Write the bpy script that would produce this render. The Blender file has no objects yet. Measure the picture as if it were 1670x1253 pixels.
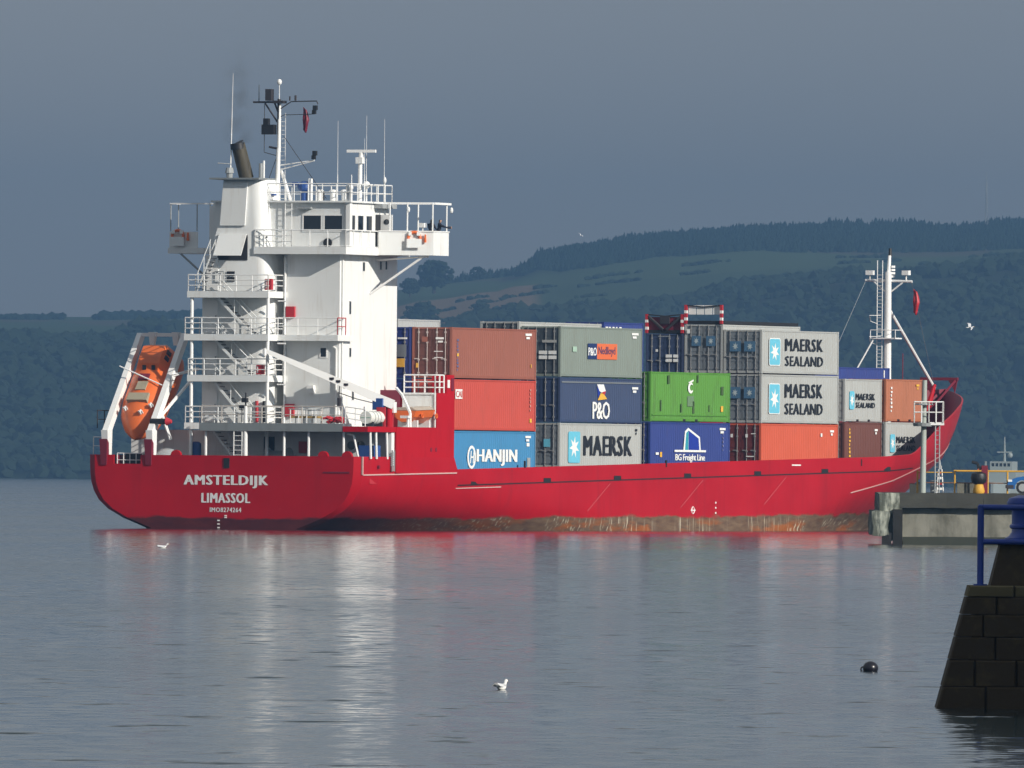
import bpy, bmesh, math, random
from mathutils import Matrix, Vector, noise
random.seed(7)
rad = math.radians
SC = bpy.context.scene

# ------------------------------------------------------------------ camera
cam_d = bpy.data.cameras.new('camera')
cam = bpy.data.objects.new('camera', cam_d)
SC.collection.objects.link(cam)
cam_d.sensor_fit = 'HORIZONTAL'; cam_d.sensor_width = 36.0; cam_d.lens = 565.4
cam_d.clip_start = 1.0; cam_d.clip_end = 40000.0
cam.matrix_world = Matrix.Translation((0, 0, 3.2)) @ Matrix.Rotation(rad(90.3222), 4, 'X') @ Matrix.Rotation(rad(0.5), 4, 'Z')
SC.camera = cam

# ------------------------------------------------------------------ sun, sky, exposure
SUN_EL, SUN_VEC = 24.0, Vector((0.748, -0.664, 0))          # horizontal direction towards the sun
sv = SUN_VEC.normalized() * math.cos(rad(SUN_EL)) + Vector((0, 0, math.sin(rad(SUN_EL))))
sun_d = bpy.data.lights.new('sun', 'SUN'); sun_d.energy = 4.8; sun_d.angle = rad(0.5); sun_d.color = (1.0, 0.94, 0.84)
sun = bpy.data.objects.new('sun', sun_d); SC.collection.objects.link(sun)
sun.rotation_euler = sv.to_track_quat('Z', 'Y').to_euler()
W = bpy.data.worlds.new('World'); SC.world = W; W.use_nodes = True
wn, wl = W.node_tree.nodes, W.node_tree.links
wn.clear()
w_out = wn.new('ShaderNodeOutputWorld')
w_sky = wn.new('ShaderNodeTexSky'); w_sky.sky_type = 'NISHITA'; w_sky.sun_disc = False
w_sky.sun_elevation = rad(SUN_EL); w_sky.sun_rotation = math.atan2(sv.x, sv.y)
w_sky.air_density = 1.0; w_sky.dust_density = 2.0
bg1 = wn.new('ShaderNodeBackground'); bg1.inputs[1].default_value = 0.05
wl.new(w_sky.outputs[0], bg1.inputs[0])
# an even rain-cloud deck that veils most of the clear sky
w_tc = wn.new('ShaderNodeTexCoord')
w_no = wn.new('ShaderNodeTexNoise'); w_no.inputs['Scale'].default_value = 5.0; w_no.inputs['Detail'].default_value = 5.0
w_map = wn.new('ShaderNodeMapping'); w_map.inputs['Scale'].default_value = (1, 1, 3.5)
wl.new(w_tc.outputs['Generated'], w_map.inputs[0]); wl.new(w_map.outputs[0], w_no.inputs['Vector'])
w_ramp = wn.new('ShaderNodeValToRGB')
w_ramp.color_ramp.elements[0].position = 0.25; w_ramp.color_ramp.elements[0].color = (0.30, 0.32, 0.34, 1)
w_ramp.color_ramp.elements[1].position = 0.8; w_ramp.color_ramp.elements[1].color = (0.385, 0.395, 0.405, 1)
wl.new(w_no.outputs['Fac'], w_ramp.inputs[0])
bg2 = wn.new('ShaderNodeBackground'); bg2.inputs[1].default_value = 1.0
wl.new(w_ramp.outputs[0], bg2.inputs[0])
w_mix = wn.new('ShaderNodeMixShader'); w_mix.inputs[0].default_value = 0.86
wl.new(bg1.outputs[0], w_mix.inputs[1]); wl.new(bg2.outputs[0], w_mix.inputs[2]); wl.new(w_mix.outputs[0], w_out.inputs[0])
SC.view_settings.view_transform = 'Standard'; SC.view_settings.look = 'None'
SC.view_settings.exposure = 0.17; SC.view_settings.gamma = 1.0; SC.view_settings.use_curve_mapping = False
SC.render.engine = 'CYCLES'
SC.cycles.use_denoising = True
SC.cycles.max_bounces = 6; SC.cycles.volume_bounces = 0; SC.cycles.transparent_max_bounces = 8
SC.cycles.caustics_reflective = False; SC.cycles.caustics_refractive = False
SC.cycles.sample_clamp_indirect = 6.0

# ------------------------------------------------------------------ helpers
COL = SC.collection
class MB:
    """collects shapes that become ONE mesh object"""
    def __init__(s): s.v = []; s.f = []; s.mi = []; s.cur = 0
    def add(s, vs, fs):
        b = len(s.v); s.v += [tuple(v) for v in vs]
        for f in fs: s.f.append([b + i for i in f]); s.mi.append(s.cur)
        return s
    def box(s, x0, x1, y0, y1, z0, z1):
        vs = [(x, y, z) for z in (z0, z1) for y in (y0, y1) for x in (x0, x1)]
        return s.add(vs, [(0, 2, 3, 1), (4, 5, 7, 6), (0, 1, 5, 4), (2, 6, 7, 3), (0, 4, 6, 2), (1, 3, 7, 5)])
    def hexa(s, low, high):      # two quads, both counter-clockwise from above
        return s.add(list(low) + list(high), [(3, 2, 1, 0), (4, 5, 6, 7), (0, 1, 5, 4), (1, 2, 6, 5), (2, 3, 7, 6), (3, 0, 4, 7)])
    def tube(s, p0, p1, r0, r1=None, n=6, caps=True):
        r1 = r0 if r1 is None else r1
        p0, p1 = Vector(p0), Vector(p1); d = (p1 - p0)
        if d.length < 1e-6: return s
        q = d.to_track_quat('Z', 'Y'); ring = []
        for p, r in ((p0, r0), (p1, r1)):
            for i in range(n):
                a = 2 * math.pi * (i + .5) / n
                ring.append(p + q @ Vector((math.cos(a) * r, math.sin(a) * r, 0)))
        fs = [(i, (i + 1) % n, n + (i + 1) % n, n + i) for i in range(n)]
        if caps: fs += [tuple(range(n - 1, -1, -1)), tuple(range(n, 2 * n))]
        return s.add(ring, fs)
    def path(s, pts, r, n=6):
        for a, b in zip(pts, pts[1:]): s.tube(a, b, r, n=n)
        return s
    def loft(s, rings, closed=True, caps=True):
        n = len(rings[0]); vs = [v for r in rings for v in r]; fs = []
        for k in range(len(rings) - 1):
            for i in range(n if closed else n - 1):
                j = (i + 1) % n
                fs.append((k * n + i, k * n + j, (k + 1) * n + j, (k + 1) * n + i))
        if caps and closed:
            fs += [tuple(range(n - 1, -1, -1)), tuple(range((len(rings) - 1) * n, len(rings) * n))]
        return s.add(vs, fs)
    def lathe(s, prof, c=(0, 0, 0), n=14):     # prof: (radius, z)
        return s.loft([[(c[0] + r * math.cos(2 * math.pi * i / n), c[1] + r * math.sin(2 * math.pi * i / n), c[2] + z) for i in range(n)] for r, z in prof])
    def ell(s, c, rx, ry, rz, n=12, m=7):
        return s.loft([[(c[0] + rx * math.sin(math.pi * k / m) * math.cos(2 * math.pi * i / n), c[1] + ry * math.sin(math.pi * k / m) * math.sin(2 * math.pi * i / n),
                         c[2] - rz * math.cos(math.pi * k / m)) for i in range(n)] for k in [0.08] + list(range(1, m)) + [m - 0.08]])
    def prism(s, poly, y0, y1):      # polygon in XZ, extruded along Y
        n = len(poly)
        vs = [(x, y0, z) for x, z in poly] + [(x, y1, z) for x, z in poly]
        return s.add(vs, [tuple(range(n)), tuple(range(2 * n - 1, n - 1, -1))] + [(i, i + n, (i + 1) % n + n, (i + 1) % n) for i in range(n)])
    def torus(s, c, ax, R, r, n=18, m=8):
        q = Vector(ax).to_track_quat('Z', 'Y'); c = Vector(c); rings = []
        for i in range(n):
            a = 2 * math.pi * i / n
            rings.append([c + q @ Vector(((R + r * math.cos(2 * math.pi * j / m)) * math.cos(a), (R + r * math.cos(2 * math.pi * j / m)) * math.sin(a), r * math.sin(2 * math.pi * j / m))) for j in range(m)])
        rings.append(rings[0]); return s.loft(rings, caps=False)
    def mesh(s, name, mat, smooth=False, fix=True):
        me = bpy.data.meshes.new(name); me.from_pydata(s.v, [], s.f)
        for m in (mat if isinstance(mat, (list, tuple)) else [mat]):
            if m: me.materials.append(m)
        if any(s.mi): me.polygons.foreach_set('material_index', s.mi)
        if fix:
            bm = bmesh.new(); bm.from_mesh(me); bmesh.ops.recalc_face_normals(bm, faces=bm.faces); bm.to_mesh(me); bm.free()
        if smooth:
            me.polygons.foreach_set('use_smooth', [True] * len(me.polygons))
            me.set_sharp_from_angle(angle=rad(40))
        me.update(); return me
    def build(s, name, mat, parent=None, smooth=False, fix=True):
        return link(name, s.mesh(name, mat, smooth, fix), parent)
def link(name, me, parent=None):
    o = bpy.data.objects.new(name, me); COL.objects.link(o)
    if parent is not None: o.parent = parent
    return o
def tag(o, label, cat, group=None):
    o['label'] = label; o['category'] = cat
    if group: o['group'] = group
    return o
def empty(name, label, cat, mat4=None, group=None):
    o = bpy.data.objects.new(name, None); COL.objects.link(o); o.empty_display_size = 0.5
    if mat4 is not None: o.matrix_world = mat4
    return tag(o, label, cat, group)
def struct(o, kind='structure'):
    o['kind'] = kind; return o

# ------------------------------------------------------------------ materials
MATS = {}
def mat(name, rgb, rough=0.5, metal=0.0, spec=0.5):
    if name in MATS: return MATS[name]
    m = bpy.data.materials.new(name); m.use_nodes = True
    b = m.node_tree.nodes['Principled BSDF']
    b.inputs['Base Color'].default_value = (*rgb, 1); b.inputs['Roughness'].default_value = rough
    b.inputs['Metallic'].default_value = metal; b.inputs['Specular IOR Level'].default_value = spec
    MATS[name] = m; return m
def worn(name, rgb, dirt=(0.12, 0.08, 0.06), amount=0.35, rough=0.5, streak=(1.2, 1.2, 0.25), scale=1.6, spec=0.4, seed=0.0, fade=0.10, lo=0.52, hi=0.78, bump=0.0):
    """paint with faded clouds and dirty vertical runs (object space)"""
    if name in MATS: return MATS[name]
    m = mat(name, rgb, rough, 0, spec); nt = m.node_tree; N, L = nt.nodes, nt.links; b = N['Principled BSDF']
    tc = N.new('ShaderNodeTexCoord'); mp = N.new('ShaderNodeMapping'); mp.inputs['Scale'].default_value = streak; mp.inputs['Location'].default_value = (seed, seed * .7, seed * .3)
    oi = N.new('ShaderNodeObjectInfo'); ad = N.new('ShaderNodeVectorMath'); ad.operation = 'ADD'
    sc_ = N.new('ShaderNodeMath'); sc_.operation = 'MULTIPLY'; sc_.inputs[1].default_value = 37.0
    L.new(oi.outputs['Random'], sc_.inputs[0]); L.new(tc.outputs['Object'], ad.inputs[0]); L.new(sc_.outputs[0], ad.inputs[1])
    L.new(ad.outputs[0], mp.inputs[0])
    n1 = N.new('ShaderNodeTexNoise'); n1.inputs['Scale'].default_value = scale; n1.inputs['Detail'].default_value = 6; n1.inputs['Roughness'].default_value = 0.65
    L.new(mp.outputs[0], n1.inputs['Vector'])
    r1 = N.new('ShaderNodeMapRange'); r1.inputs[1].default_value = lo; r1.inputs[2].default_value = hi; r1.inputs[3].default_value = 0; r1.inputs[4].default_value = amount
    L.new(n1.outputs['Fac'], r1.inputs[0])
    n2 = N.new('ShaderNodeTexNoise'); n2.inputs['Scale'].default_value = 0.6; n2.inputs['Detail'].default_value = 3
    L.new(ad.outputs[0], n2.inputs['Vector'])
    hv = N.new('ShaderNodeHueSaturation'); hv.inputs['Color'].default_value = (*rgb, 1)
    r2 = N.new('ShaderNodeMapRange'); r2.inputs[3].default_value = 1 - fade; r2.inputs[4].default_value = 1 + fade
    L.new(n2.outputs['Fac'], r2.inputs[0]); L.new(r2.outputs[0], hv.inputs['Value'])
    mx = N.new('ShaderNodeMix'); mx.data_type = 'RGBA'
    L.new(r1.outputs[0], mx.inputs[0]); L.new(hv.outputs[0], mx.inputs[6]); mx.inputs[7].default_value = (*dirt, 1)
    L.new(mx.outputs[2], b.inputs['Base Color'])
    r3 = N.new('ShaderNodeMapRange'); r3.inputs[3].default_value = max(0.05, rough - .1); r3.inputs[4].default_value = min(1, rough + .15)
    L.new(n1.outputs['Fac'], r3.inputs[0]); L.new(r3.outputs[0], b.inputs['Roughness'])
    if bump:
        bp = N.new('ShaderNodeBump'); bp.inputs['Strength'].default_value = 0.6; bp.inputs['Distance'].default_value = bump
        L.new(n1.outputs['Fac'], bp.inputs['Height']); L.new(bp.outputs[0], b.inputs['Normal'])
    return m

white = worn('white_paint', (0.78, 0.79, 0.78), (0.42, 0.33, 0.25), 0.45, 0.42, streak=(1.5, 1.5, 0.15), lo=.54, hi=.82, fade=.05)
wtrim = mat('white_trim', (0.80, 0.80, 0.79), 0.45)
grey_deck = worn('grey_deck_paint', (0.20, 0.22, 0.23), (0.09, 0.08, 0.07), 0.4, 0.7)
red = worn('red_paint', (0.41, 0.003, 0.011), (0.16, 0.01, 0.015), 0.28, 0.5, spec=.18, fade=.07)
maroon = worn('maroon_paint', (0.17, 0.012, 0.03), (0.08, 0.02, 0.02), 0.3, 0.5)
black = mat('black_paint', (0.012, 0.012, 0.014), 0.5)
glass = mat('dark_glass', (0.012, 0.016, 0.022), 0.06, 0, 0.6)
dark_int = mat('dark_interior', (0.02, 0.021, 0.025), 0.8)
steel = worn('galvanised_steel', (0.32, 0.34, 0.35), (0.15, 0.12, 0.10), 0.4, 0.5)
orange = worn('orange_fibreglass', (0.74, 0.15, 0.03), (0.35, 0.10, 0.05), 0.35, 0.33, spec=.5)
safety_red = mat('safety_red', (0.45, 0.02, 0.03), 0.5)
blue_kit = mat('blue_paint', (0.02, 0.07, 0.26), 0.4)
yellow = worn('yellow_paint', (0.62, 0.34, 0.04), (0.2, 0.12, 0.06), 0.4, 0.55)
stackm = worn('sooty_olive_steel', (0.075, 0.062, 0.036), (0.015, 0.015, 0.013), 0.8, 0.6, lo=.4, hi=.65)

def hull_material():
    m = mat('hull_paint', (0.40, 0.006, 0.02), 0.45, 0, .2); N, L = m.node_tree.nodes, m.node_tree.links; b = N['Principled BSDF']
    tc = N.new('ShaderNodeTexCoord'); sp = N.new('ShaderNodeSeparateXYZ'); L.new(tc.outputs['Object'], sp.inputs[0])
    def noise_(scale, mapsc, det=5, ro=.6):
        mp = N.new('ShaderNodeMapping'); mp.inputs['Scale'].default_value = mapsc; L.new(tc.outputs['Object'], mp.inputs[0])
        n = N.new('ShaderNodeTexNoise'); n.inputs['Scale'].default_value = scale; n.inputs['Detail'].default_value = det; n.inputs['Roughness'].default_value = ro
        L.new(mp.outputs[0], n.inputs['Vector']); return n.outputs['Fac']
    def mr(src, a, b_, c=0., d=1., clamp=True):
        r = N.new('ShaderNodeMapRange'); r.clamp = clamp
        for i, v in zip((1, 2, 3, 4), (a, b_, c, d)): r.inputs[i].default_value = v
        L.new(src, r.inputs[0]); return r.outputs[0]
    def mix(f, a, b_):
        x = N.new('ShaderNodeMix'); x.data_type = 'RGBA'
        if isinstance(f, float): x.inputs[0].default_value = f
        else: L.new(f, x.inputs[0])
        for k, s in ((6, a), (7, b_)):
            if isinstance(s, tuple): x.inputs[k].default_value = (*s, 1)
            else: L.new(s, x.inputs[k])
        return x.outputs[2]
    def math_(op, a, b_):
        x = N.new('ShaderNodeMath'); x.operation = op
        for k, s in ((0, a), (1, b_)):
            if isinstance(s, (int, float)): x.inputs[k].default_value = s
            else: L.new(s, x.inputs[k])
        return x.outputs[0]
    z = sp.outputs['Z']; x = sp.outputs['X']
    base = mix(mr(noise_(.25, (1, 1, 1.4)), .35, .7), (0.37, 0.002, 0.010), (0.44, 0.004, 0.013))
    base = mix(mr(noise_(1.0, (1.2, 1.2, .12)), .55, .8, 0, .45), base, (0.20, 0.012, 0.018))
    # scuffs on the topsides
    sc_ = math_('MULTIPLY', mr(noise_(2.2, (.35, .35, 1.6), 7, .7), .66, .74), mr(z, 2.6, 1.2))
    base = mix(math_('MULTIPLY', sc_, .5), base, (0.50, 0.16, 0.15))
    # fouled boot-top band near the waterline; its edge is ragged
    fx = mr(x, 0, 100, .66, 1.15)
    edge = math_('ADD', fx, mr(noise_(.8, (.5, .5, 2)), .2, .8, -.22, .22))
    band = mr(math_('SUBTRACT', edge, z), -.04, .10)
    brown = mix(mr(noise_(1.4, (.5, .5, 3), 7, .7), .3, .75), (0.085, 0.045, 0.032), (0.20, 0.135, 0.085))
    rust = mr(noise_(.28, (.5, .5, 2.5), 6, .65), .50, .58)
    lowrow = mr(z, .75, .35)
    brown = mix(math_('MULTIPLY', math_('MULTIPLY', rust, lowrow), .85), brown, (0.30, 0.085, 0.016))
    scr = math_('MULTIPLY', math_('MULTIPLY', mr(noise_(2.1, (1.9, 1.9, .10), 4, .6), .56, .64), mr(noise_(.14, (1, 1, .3)), .40, .52)), mr(z, .95, .6))
    brown = mix(math_('MULTIPLY', scr, .95), brown, (0.52, 0.47, 0.37))
    # the after body keeps its old dark red antifouling
    aft = mr(x, 2, 26)
    brown = mix(aft, mix(mr(noise_(.8, (1, 1, 3)), .3, .7), (0.055, 0.010, 0.016), (0.10, 0.018, 0.02)), brown)
    base = mix(band, base, brown)
    base = mix(mr(z, .02, -.10), base, (0.30, 0.02, 0.02))
    L.new(base, b.inputs['Base Color'])
    L.new(mr(band, 0, 1, .38, .8), b.inputs['Roughness'])
    bp = N.new('ShaderNodeBump'); bp.inputs['Strength'].default_value = .5; bp.inputs['Distance'].default_value = .06
    L.new(noise_(.45, (1, 1, .5), 2), bp.inputs['Height']); L.new(bp.outputs[0], b.inputs['Normal'])
    return m
hullm = hull_material()

# ------------------------------------------------------------------ water
def water_material():
    m = mat('sea_water', (0.012, 0.026, 0.032), 0.13); N, L = m.node_tree.nodes, m.node_tree.links; b = N['Principled BSDF']
    b.inputs['IOR'].default_value = 1.33
    tc = N.new('ShaderNodeTexCoord')
    def nz(scale, det, mapsc=(1, 1, 1), ro=.55, dist=0.):
        mp = N.new('ShaderNodeMapping'); mp.inputs['Scale'].default_value = mapsc; mp.inputs['Rotation'].default_value = (0, 0, rad(8)); L.new(tc.outputs['Object'], mp.inputs[0])
        n = N.new('ShaderNodeTexNoise'); n.inputs['Scale'].default_value = scale; n.inputs['Detail'].default_value = det; n.inputs['Roughness'].default_value = ro
        n.inputs['Distortion'].default_value = dist
        L.new(mp.outputs[0], n.inputs['Vector']); return n.outputs['Fac']
    def mul(s, k):
        x = N.new('ShaderNodeMath'); x.operation = 'MULTIPLY'; L.new(s, x.inputs[0]); x.inputs[1].default_value = k; return x.outputs[0]
    def add(a, c):
        x = N.new('ShaderNodeMath'); x.operation = 'ADD'; L.new(a, x.inputs[0]); L.new(c, x.inputs[1]); return x.outputs[0]
    def centred(src, k):
        x = N.new('ShaderNodeMath'); x.operation = 'SUBTRACT'; L.new(src, x.inputs[0]); x.inputs[1].default_value = .5; return mul(x.outputs[0], k)
    # ripple slopes: short wavelets plus long-crested swells that run up the firth
    sy = add(add(centred(nz(1.05, 2, (1, .75, 1)), .20), centred(nz(.62, 5, (1, .10, 1), .72), .13)), centred(nz(.10, 3, (1, .2, 1)), .012))
    sx = add(centred(nz(1.25, 2, (.8, .8, 1)), .11), centred(nz(.5, 2, (.8, .15, 1)), .03))
    cb = N.new('ShaderNodeCombineXYZ'); cb.inputs[2].default_value = 1.0
    ab = N.new('ShaderNodeMath'); ab.operation = 'ABSOLUTE'; L.new(sy, ab.inputs[0])
    st = N.new('ShaderNodeMapRange'); st.inputs[1].default_value = .60; st.inputs[2].default_value = .78; st.inputs[3].default_value = 0; st.inputs[4].default_value = .42      # a few steeper wavelets, dark against the sheen
    L.new(nz(1.0, 3, (.75, .33, 1), .6), st.inputs[0]); sab = add(ab.outputs[0], st.outputs[0])      # only the near faces of the wavelets show at this low angle
    bi = N.new('ShaderNodeMath'); bi.operation = 'MULTIPLY'; bi.inputs[1].default_value = -1.0; L.new(sab, bi.inputs[0])
    L.new(sx, cb.inputs[0]); L.new(bi.outputs[0], cb.inputs[1])
    nv = N.new('ShaderNodeVectorMath'); nv.operation = 'NORMALIZE'; L.new(cb.outputs[0], nv.inputs[0]); L.new(nv.outputs[0], b.inputs['Normal'])
    # cat's-paws: wind roughens the surface in patches
    r = N.new('ShaderNodeMapRange'); r.inputs[1].default_value = .35; r.inputs[2].default_value = .7; r.inputs[3].default_value = .07; r.inputs[4].default_value = .13
    L.new(nz(.03, 3, (1, .35, 1)), r.inputs[0]); L.new(r.outputs[0], b.inputs['Roughness'])
    return m
o = MB().add([(-7000, -300, 0), (7000, -300, 0), (7000, 10050, 0), (-7000, 10050, 0)], [(0, 1, 2, 3)]).build('water', water_material()); struct(o)

# ------------------------------------------------------------------ far shore: terrain, woods, trees
FK = 26230.0
def lerp_tab(tab, x):
    if x <= tab[0][0]: return tab[0][1]
    for (a, ya), (b, yb) in zip(tab, tab[1:]):
        if x <= b:
            t = (x - a) / (b - a); t = t * t * (3 - 2 * t)
            return ya + (yb - ya) * t
    return tab[-1][1]
# crest heights in metres over the water, along the shore (x in metres, measured at 5000 m)
WOOD_TOP = [(-500, 30.619999999999997), (-159.2, 42.62), (-130.6, 42.87), (-111.5, 45.89), (-82.9, 45.19), (-37.2, 43.68), (-25.7, 45.69), (-6.7, 49.67), (2.9, 51.66), (31.4, 53.43), (50.5, 55.12), (69.6, 58.53), (88.6, 60.6), (107.7, 63.43), (126.7, 64.74), (159.2, 68.26), (500, 64.26)]
FIELD_TOP = [(-500, 33.51), (-159.2, 45.51), (-111.5, 47.07), (-44.8, 52.79), (-25.7, 56.77), (-6.7, 59.42), (0.6, 61.39), (12.4, 63.01), (21.9, 65.38), (31.4, 66.99), (50.5, 69.44), (69.6, 70.75), (88.6, 71.11), (107.7, 71.66), (159.2, 72.68), (500, 68.68)]
RIDGE = [(-500, 37.54), (-159.2, 49.54), (-130.6, 50.36), (-111.5, 50.91), (-82.9, 52.11), (-44.8, 58.16), (-35.3, 59.77), (-25.7, 60.99), (-14.3, 62.43), (-6.7, 63.45), (0.2, 64.27), (2.9, 66.2), (8.6, 70.63), (21.9, 73.42), (41.0, 76.06), (60.0, 77.94), (88.6, 79.34), (117.2, 79.97), (142.0, 79.61), (153.4, 81.23), (159.2, 81.28), (500, 77.28)]
KD = 1.5                                            # the far shore lies about 6.3 km off
SHORE_D, D1, D2, D3 = 4180.0 * KD, 4560.0 * KD, 5150.0 * KD, 5750.0 * KD
def ground_z(x, d):
    u = x * 5000.0 / d
    pts = [(SHORE_D, 0.3), (D1, lerp_tab(WOOD_TOP, u) * D1 / 5000 - 1.5), (D2, lerp_tab(FIELD_TOP, u) * D2 / 5000), (D3, lerp_tab(RIDGE, u) * D3 / 5000 - 1.0), (D3 + 1350, lerp_tab(RIDGE, u) * D3 / 5000 - 25)]
    if d <= SHORE_D: return 0.3 - (SHORE_D - d) * .08
    for (a, za), (b, zb) in zip(pts, pts[1:]):
        if d <= b:
            t = (d - a) / (b - a)
            if a == SHORE_D: t = t ** .8
            z = za + (zb - za) * t; break
    else: z = pts[-1][1]
    return z + noise.noise(Vector((x * .008, d * .004, 3.1))) * 2.4
def hill_material():
    m = mat('hill_grass', (0.06, 0.08, 0.03), .95, 0, .1); N, L = m.node_tree.nodes, m.node_tree.links; b = N['Principled BSDF']
    tc = N.new('ShaderNodeTexCoord'); n = N.new('ShaderNodeTexVoronoi'); n.inputs['Scale'].default_value = .006; n.feature = 'F1'
    mp = N.new('ShaderNodeMapping'); mp.inputs['Scale'].default_value = (1, .32, 0); L.new(tc.outputs['Object'], mp.inputs[0]); L.new(mp.outputs[0], n.inputs['Vector'])
    sp = N.new('ShaderNodeSeparateColor'); L.new(n.outputs['Color'], sp.inputs[0])
    cr = N.new('ShaderNodeValToRGB'); cr.color_ramp.interpolation = 'CONSTANT'
    el = cr.color_ramp.elements; el[0].position = 0; el[0].color = (.062, .088, .036, 1); el[1].position = .75; el[1].color = (.085, .08, .045, 1)
    for p, c in ((.3, (.07, .105, .04, 1)), (.55, (.055, .085, .034, 1))):
        e = el.new(p); e.color = c
    L.new(sp.outputs[0], cr.inputs[0])
    # one ploughed tan field lies left of the green ones
    sx = N.new('ShaderNodeSeparateXYZ'); L.new(tc.outputs['Object'], sx.inputs[0])
    def win(src, a, b_, w):
        r1 = N.new('ShaderNodeMapRange'); r1.inputs[1].default_value = a; r1.inputs[2].default_value = a + w; L.new(src, r1.inputs[0])
        r2 = N.new('ShaderNodeMapRange'); r2.inputs[1].default_value = b_; r2.inputs[2].default_value = b_ - w; L.new(src, r2.inputs[0])
        x = N.new('ShaderNodeMath'); x.operation = 'MULTIPLY'; L.new(r1.outputs[0], x.inputs[0]); L.new(r2.outputs[0], x.inputs[1]); return x.outputs[0]
    fm_ = N.new('ShaderNodeMath'); fm_.operation = 'MULTIPLY'; L.new(win(sx.outputs[0], -85, 14, 6), fm_.inputs[0]); L.new(win(sx.outputs[1], 6850, 7640, 15), fm_.inputs[1])
    mx_ = N.new('ShaderNodeMix'); mx_.data_type = 'RGBA'; L.new(fm_.outputs[0], mx_.inputs[0]); L.new(cr.outputs[0], mx_.inputs[6]); mx_.inputs[7].default_value = (.21, .15, .085, 1)
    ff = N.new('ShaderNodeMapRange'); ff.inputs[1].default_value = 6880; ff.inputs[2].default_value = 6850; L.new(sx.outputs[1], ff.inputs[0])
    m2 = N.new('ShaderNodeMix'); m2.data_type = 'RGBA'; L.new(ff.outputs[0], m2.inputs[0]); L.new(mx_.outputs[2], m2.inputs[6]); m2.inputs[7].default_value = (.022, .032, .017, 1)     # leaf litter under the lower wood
    L.new(m2.outputs[2], b.inputs['Base Color'])
    return m
xs = [-4500, -2700, -1600, -1050, -700] + [-495 + 7.5 * i for i in range(133)] + [700, 1050, 1600, 2700, 4500]
ds = [6200, 6240, 6270] + [6270 + 33 * i for i in range(1, 72)] + [8700, 8850, 9150, 9600, 9975]
tv = [(x, d, ground_z(x, d)) for d in ds for x in xs]; nx = len(xs)
tf = [(k * nx + i, k * nx + i + 1, (k + 1) * nx + i + 1, (k + 1) * nx + i) for k in range(len(ds) - 1) for i in range(nx - 1)]
o = MB().add(tv, tf).build('hills', hill_material(), smooth=True, fix=False); struct(o)

def ico(sub):
    bm = bmesh.new(); bmesh.ops.create_icosphere(bm, subdivisions=sub, radius=1.0)
    r = ([v.co.copy() for v in bm.verts], [tuple(v.index for v in f.verts) for f in bm.faces]); bm.free(); return r
ICO1, ICO2 = ico(1), ico(2)
def blob(mb, c, rx, rz, src=ICO1, rough=.25):
    vs, fs = src; ph = random.random() * 50
    out = []
    for v in vs:
        k = 1 + rough * noise.noise(v * 1.9 + Vector((ph, ph, ph))) * 1.6
        out.append((c[0] + v.x * rx * k, c[1] + v.y * rx * k, c[2] + v.z * rz * k))
    mb.add(out, fs)
def cone(mb, c, r, h):
    n = 6; a0 = random.random() * 6; vs = []
    for q, (rr, zz) in enumerate(((r, .12), (r * .62, .5), (r * .25, .8))):
        vs += [(c[0] + rr * random.uniform(.75, 1.2) * math.cos(a0 + q * .5 + 2 * math.pi * i / n), c[1] + rr * math.sin(a0 + q * .5 + 2 * math.pi * i / n), c[2] + h * (zz + random.uniform(-.04, .04))) for i in range(n)]
    vs.append((c[0], c[1], c[2] + h)); fs = []
    for k in range(2): fs += [(k * n + i, k * n + (i + 1) % n, (k + 1) * n + (i + 1) % n, (k + 1) * n + i) for i in range(n)]
    fs += [(2 * n + i, 2 * n + (i + 1) % n, 3 * n) for i in range(n)]
    mb.add(vs, fs)
wood_m = worn('broadleaf_foliage', (0.018, 0.030, 0.016), (0.034, 0.042, 0.018), 0.6, .9, streak=(.05, .05, .1), scale=1.0, spec=.1, fade=.25)
conif_m = worn('conifer_foliage', (0.014, 0.026, 0.016), (0.022, 0.034, 0.018), 0.5, .9, streak=(.05, .05, .1), scale=1.0, spec=.1, fade=.2)
mb = MB()
for i in range(19000):
    x = random.uniform(-380, 400); d = random.triangular(SHORE_D + 4, SHORE_D + 690, SHORE_D + 650) if random.random() < .55 else random.uniform(SHORE_D + 4, SHORE_D + 690)
    if d > D1 - 60 and noise.noise(Vector((x * .02, d * .007, 9))) < -.1 and random.random() < .8: continue
    r = random.uniform(1.1, 2.6) * (1.4 if noise.noise(Vector((x * .015, d * .01, 4))) > .1 else .9)
    blob(mb, (x, d, ground_z(x, d) + r * .7), r * 1.15, r * random.uniform(.8, 1.3), rough=.45)
for i in range(1500):     # the shore is lined with trees
    x = random.uniform(-380, 400); d = SHORE_D + random.uniform(-6, 60); r = random.uniform(1.4, 3.0)
    blob(mb, (x, d, max(0, ground_z(x, d)) + r * .6), r * 1.2, r, rough=.45)
for i in range(900):      # hedgerow lines across the fields
    u = random.uniform(-60, 160); d = (random.choice((4760, 4900, 5010)) + u * .6) * KD + random.uniform(-6, 6); x = u * d / 5000
    if noise.noise(Vector((u * .05, d * .013, 1))) < 0: continue
    r = random.uniform(.6, 1.5); blob(mb, (x, d, ground_z(x, d) + r * .4), r * 1.6, r, rough=.5)
wood = mb.build('lower_woodland', wood_m, smooth=True, fix=False); struct(wood, 'stuff'); tag(wood, 'dark broadleaf woodland covering the lower slope above the far shore', 'woodland')
mb = MB()
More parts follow.
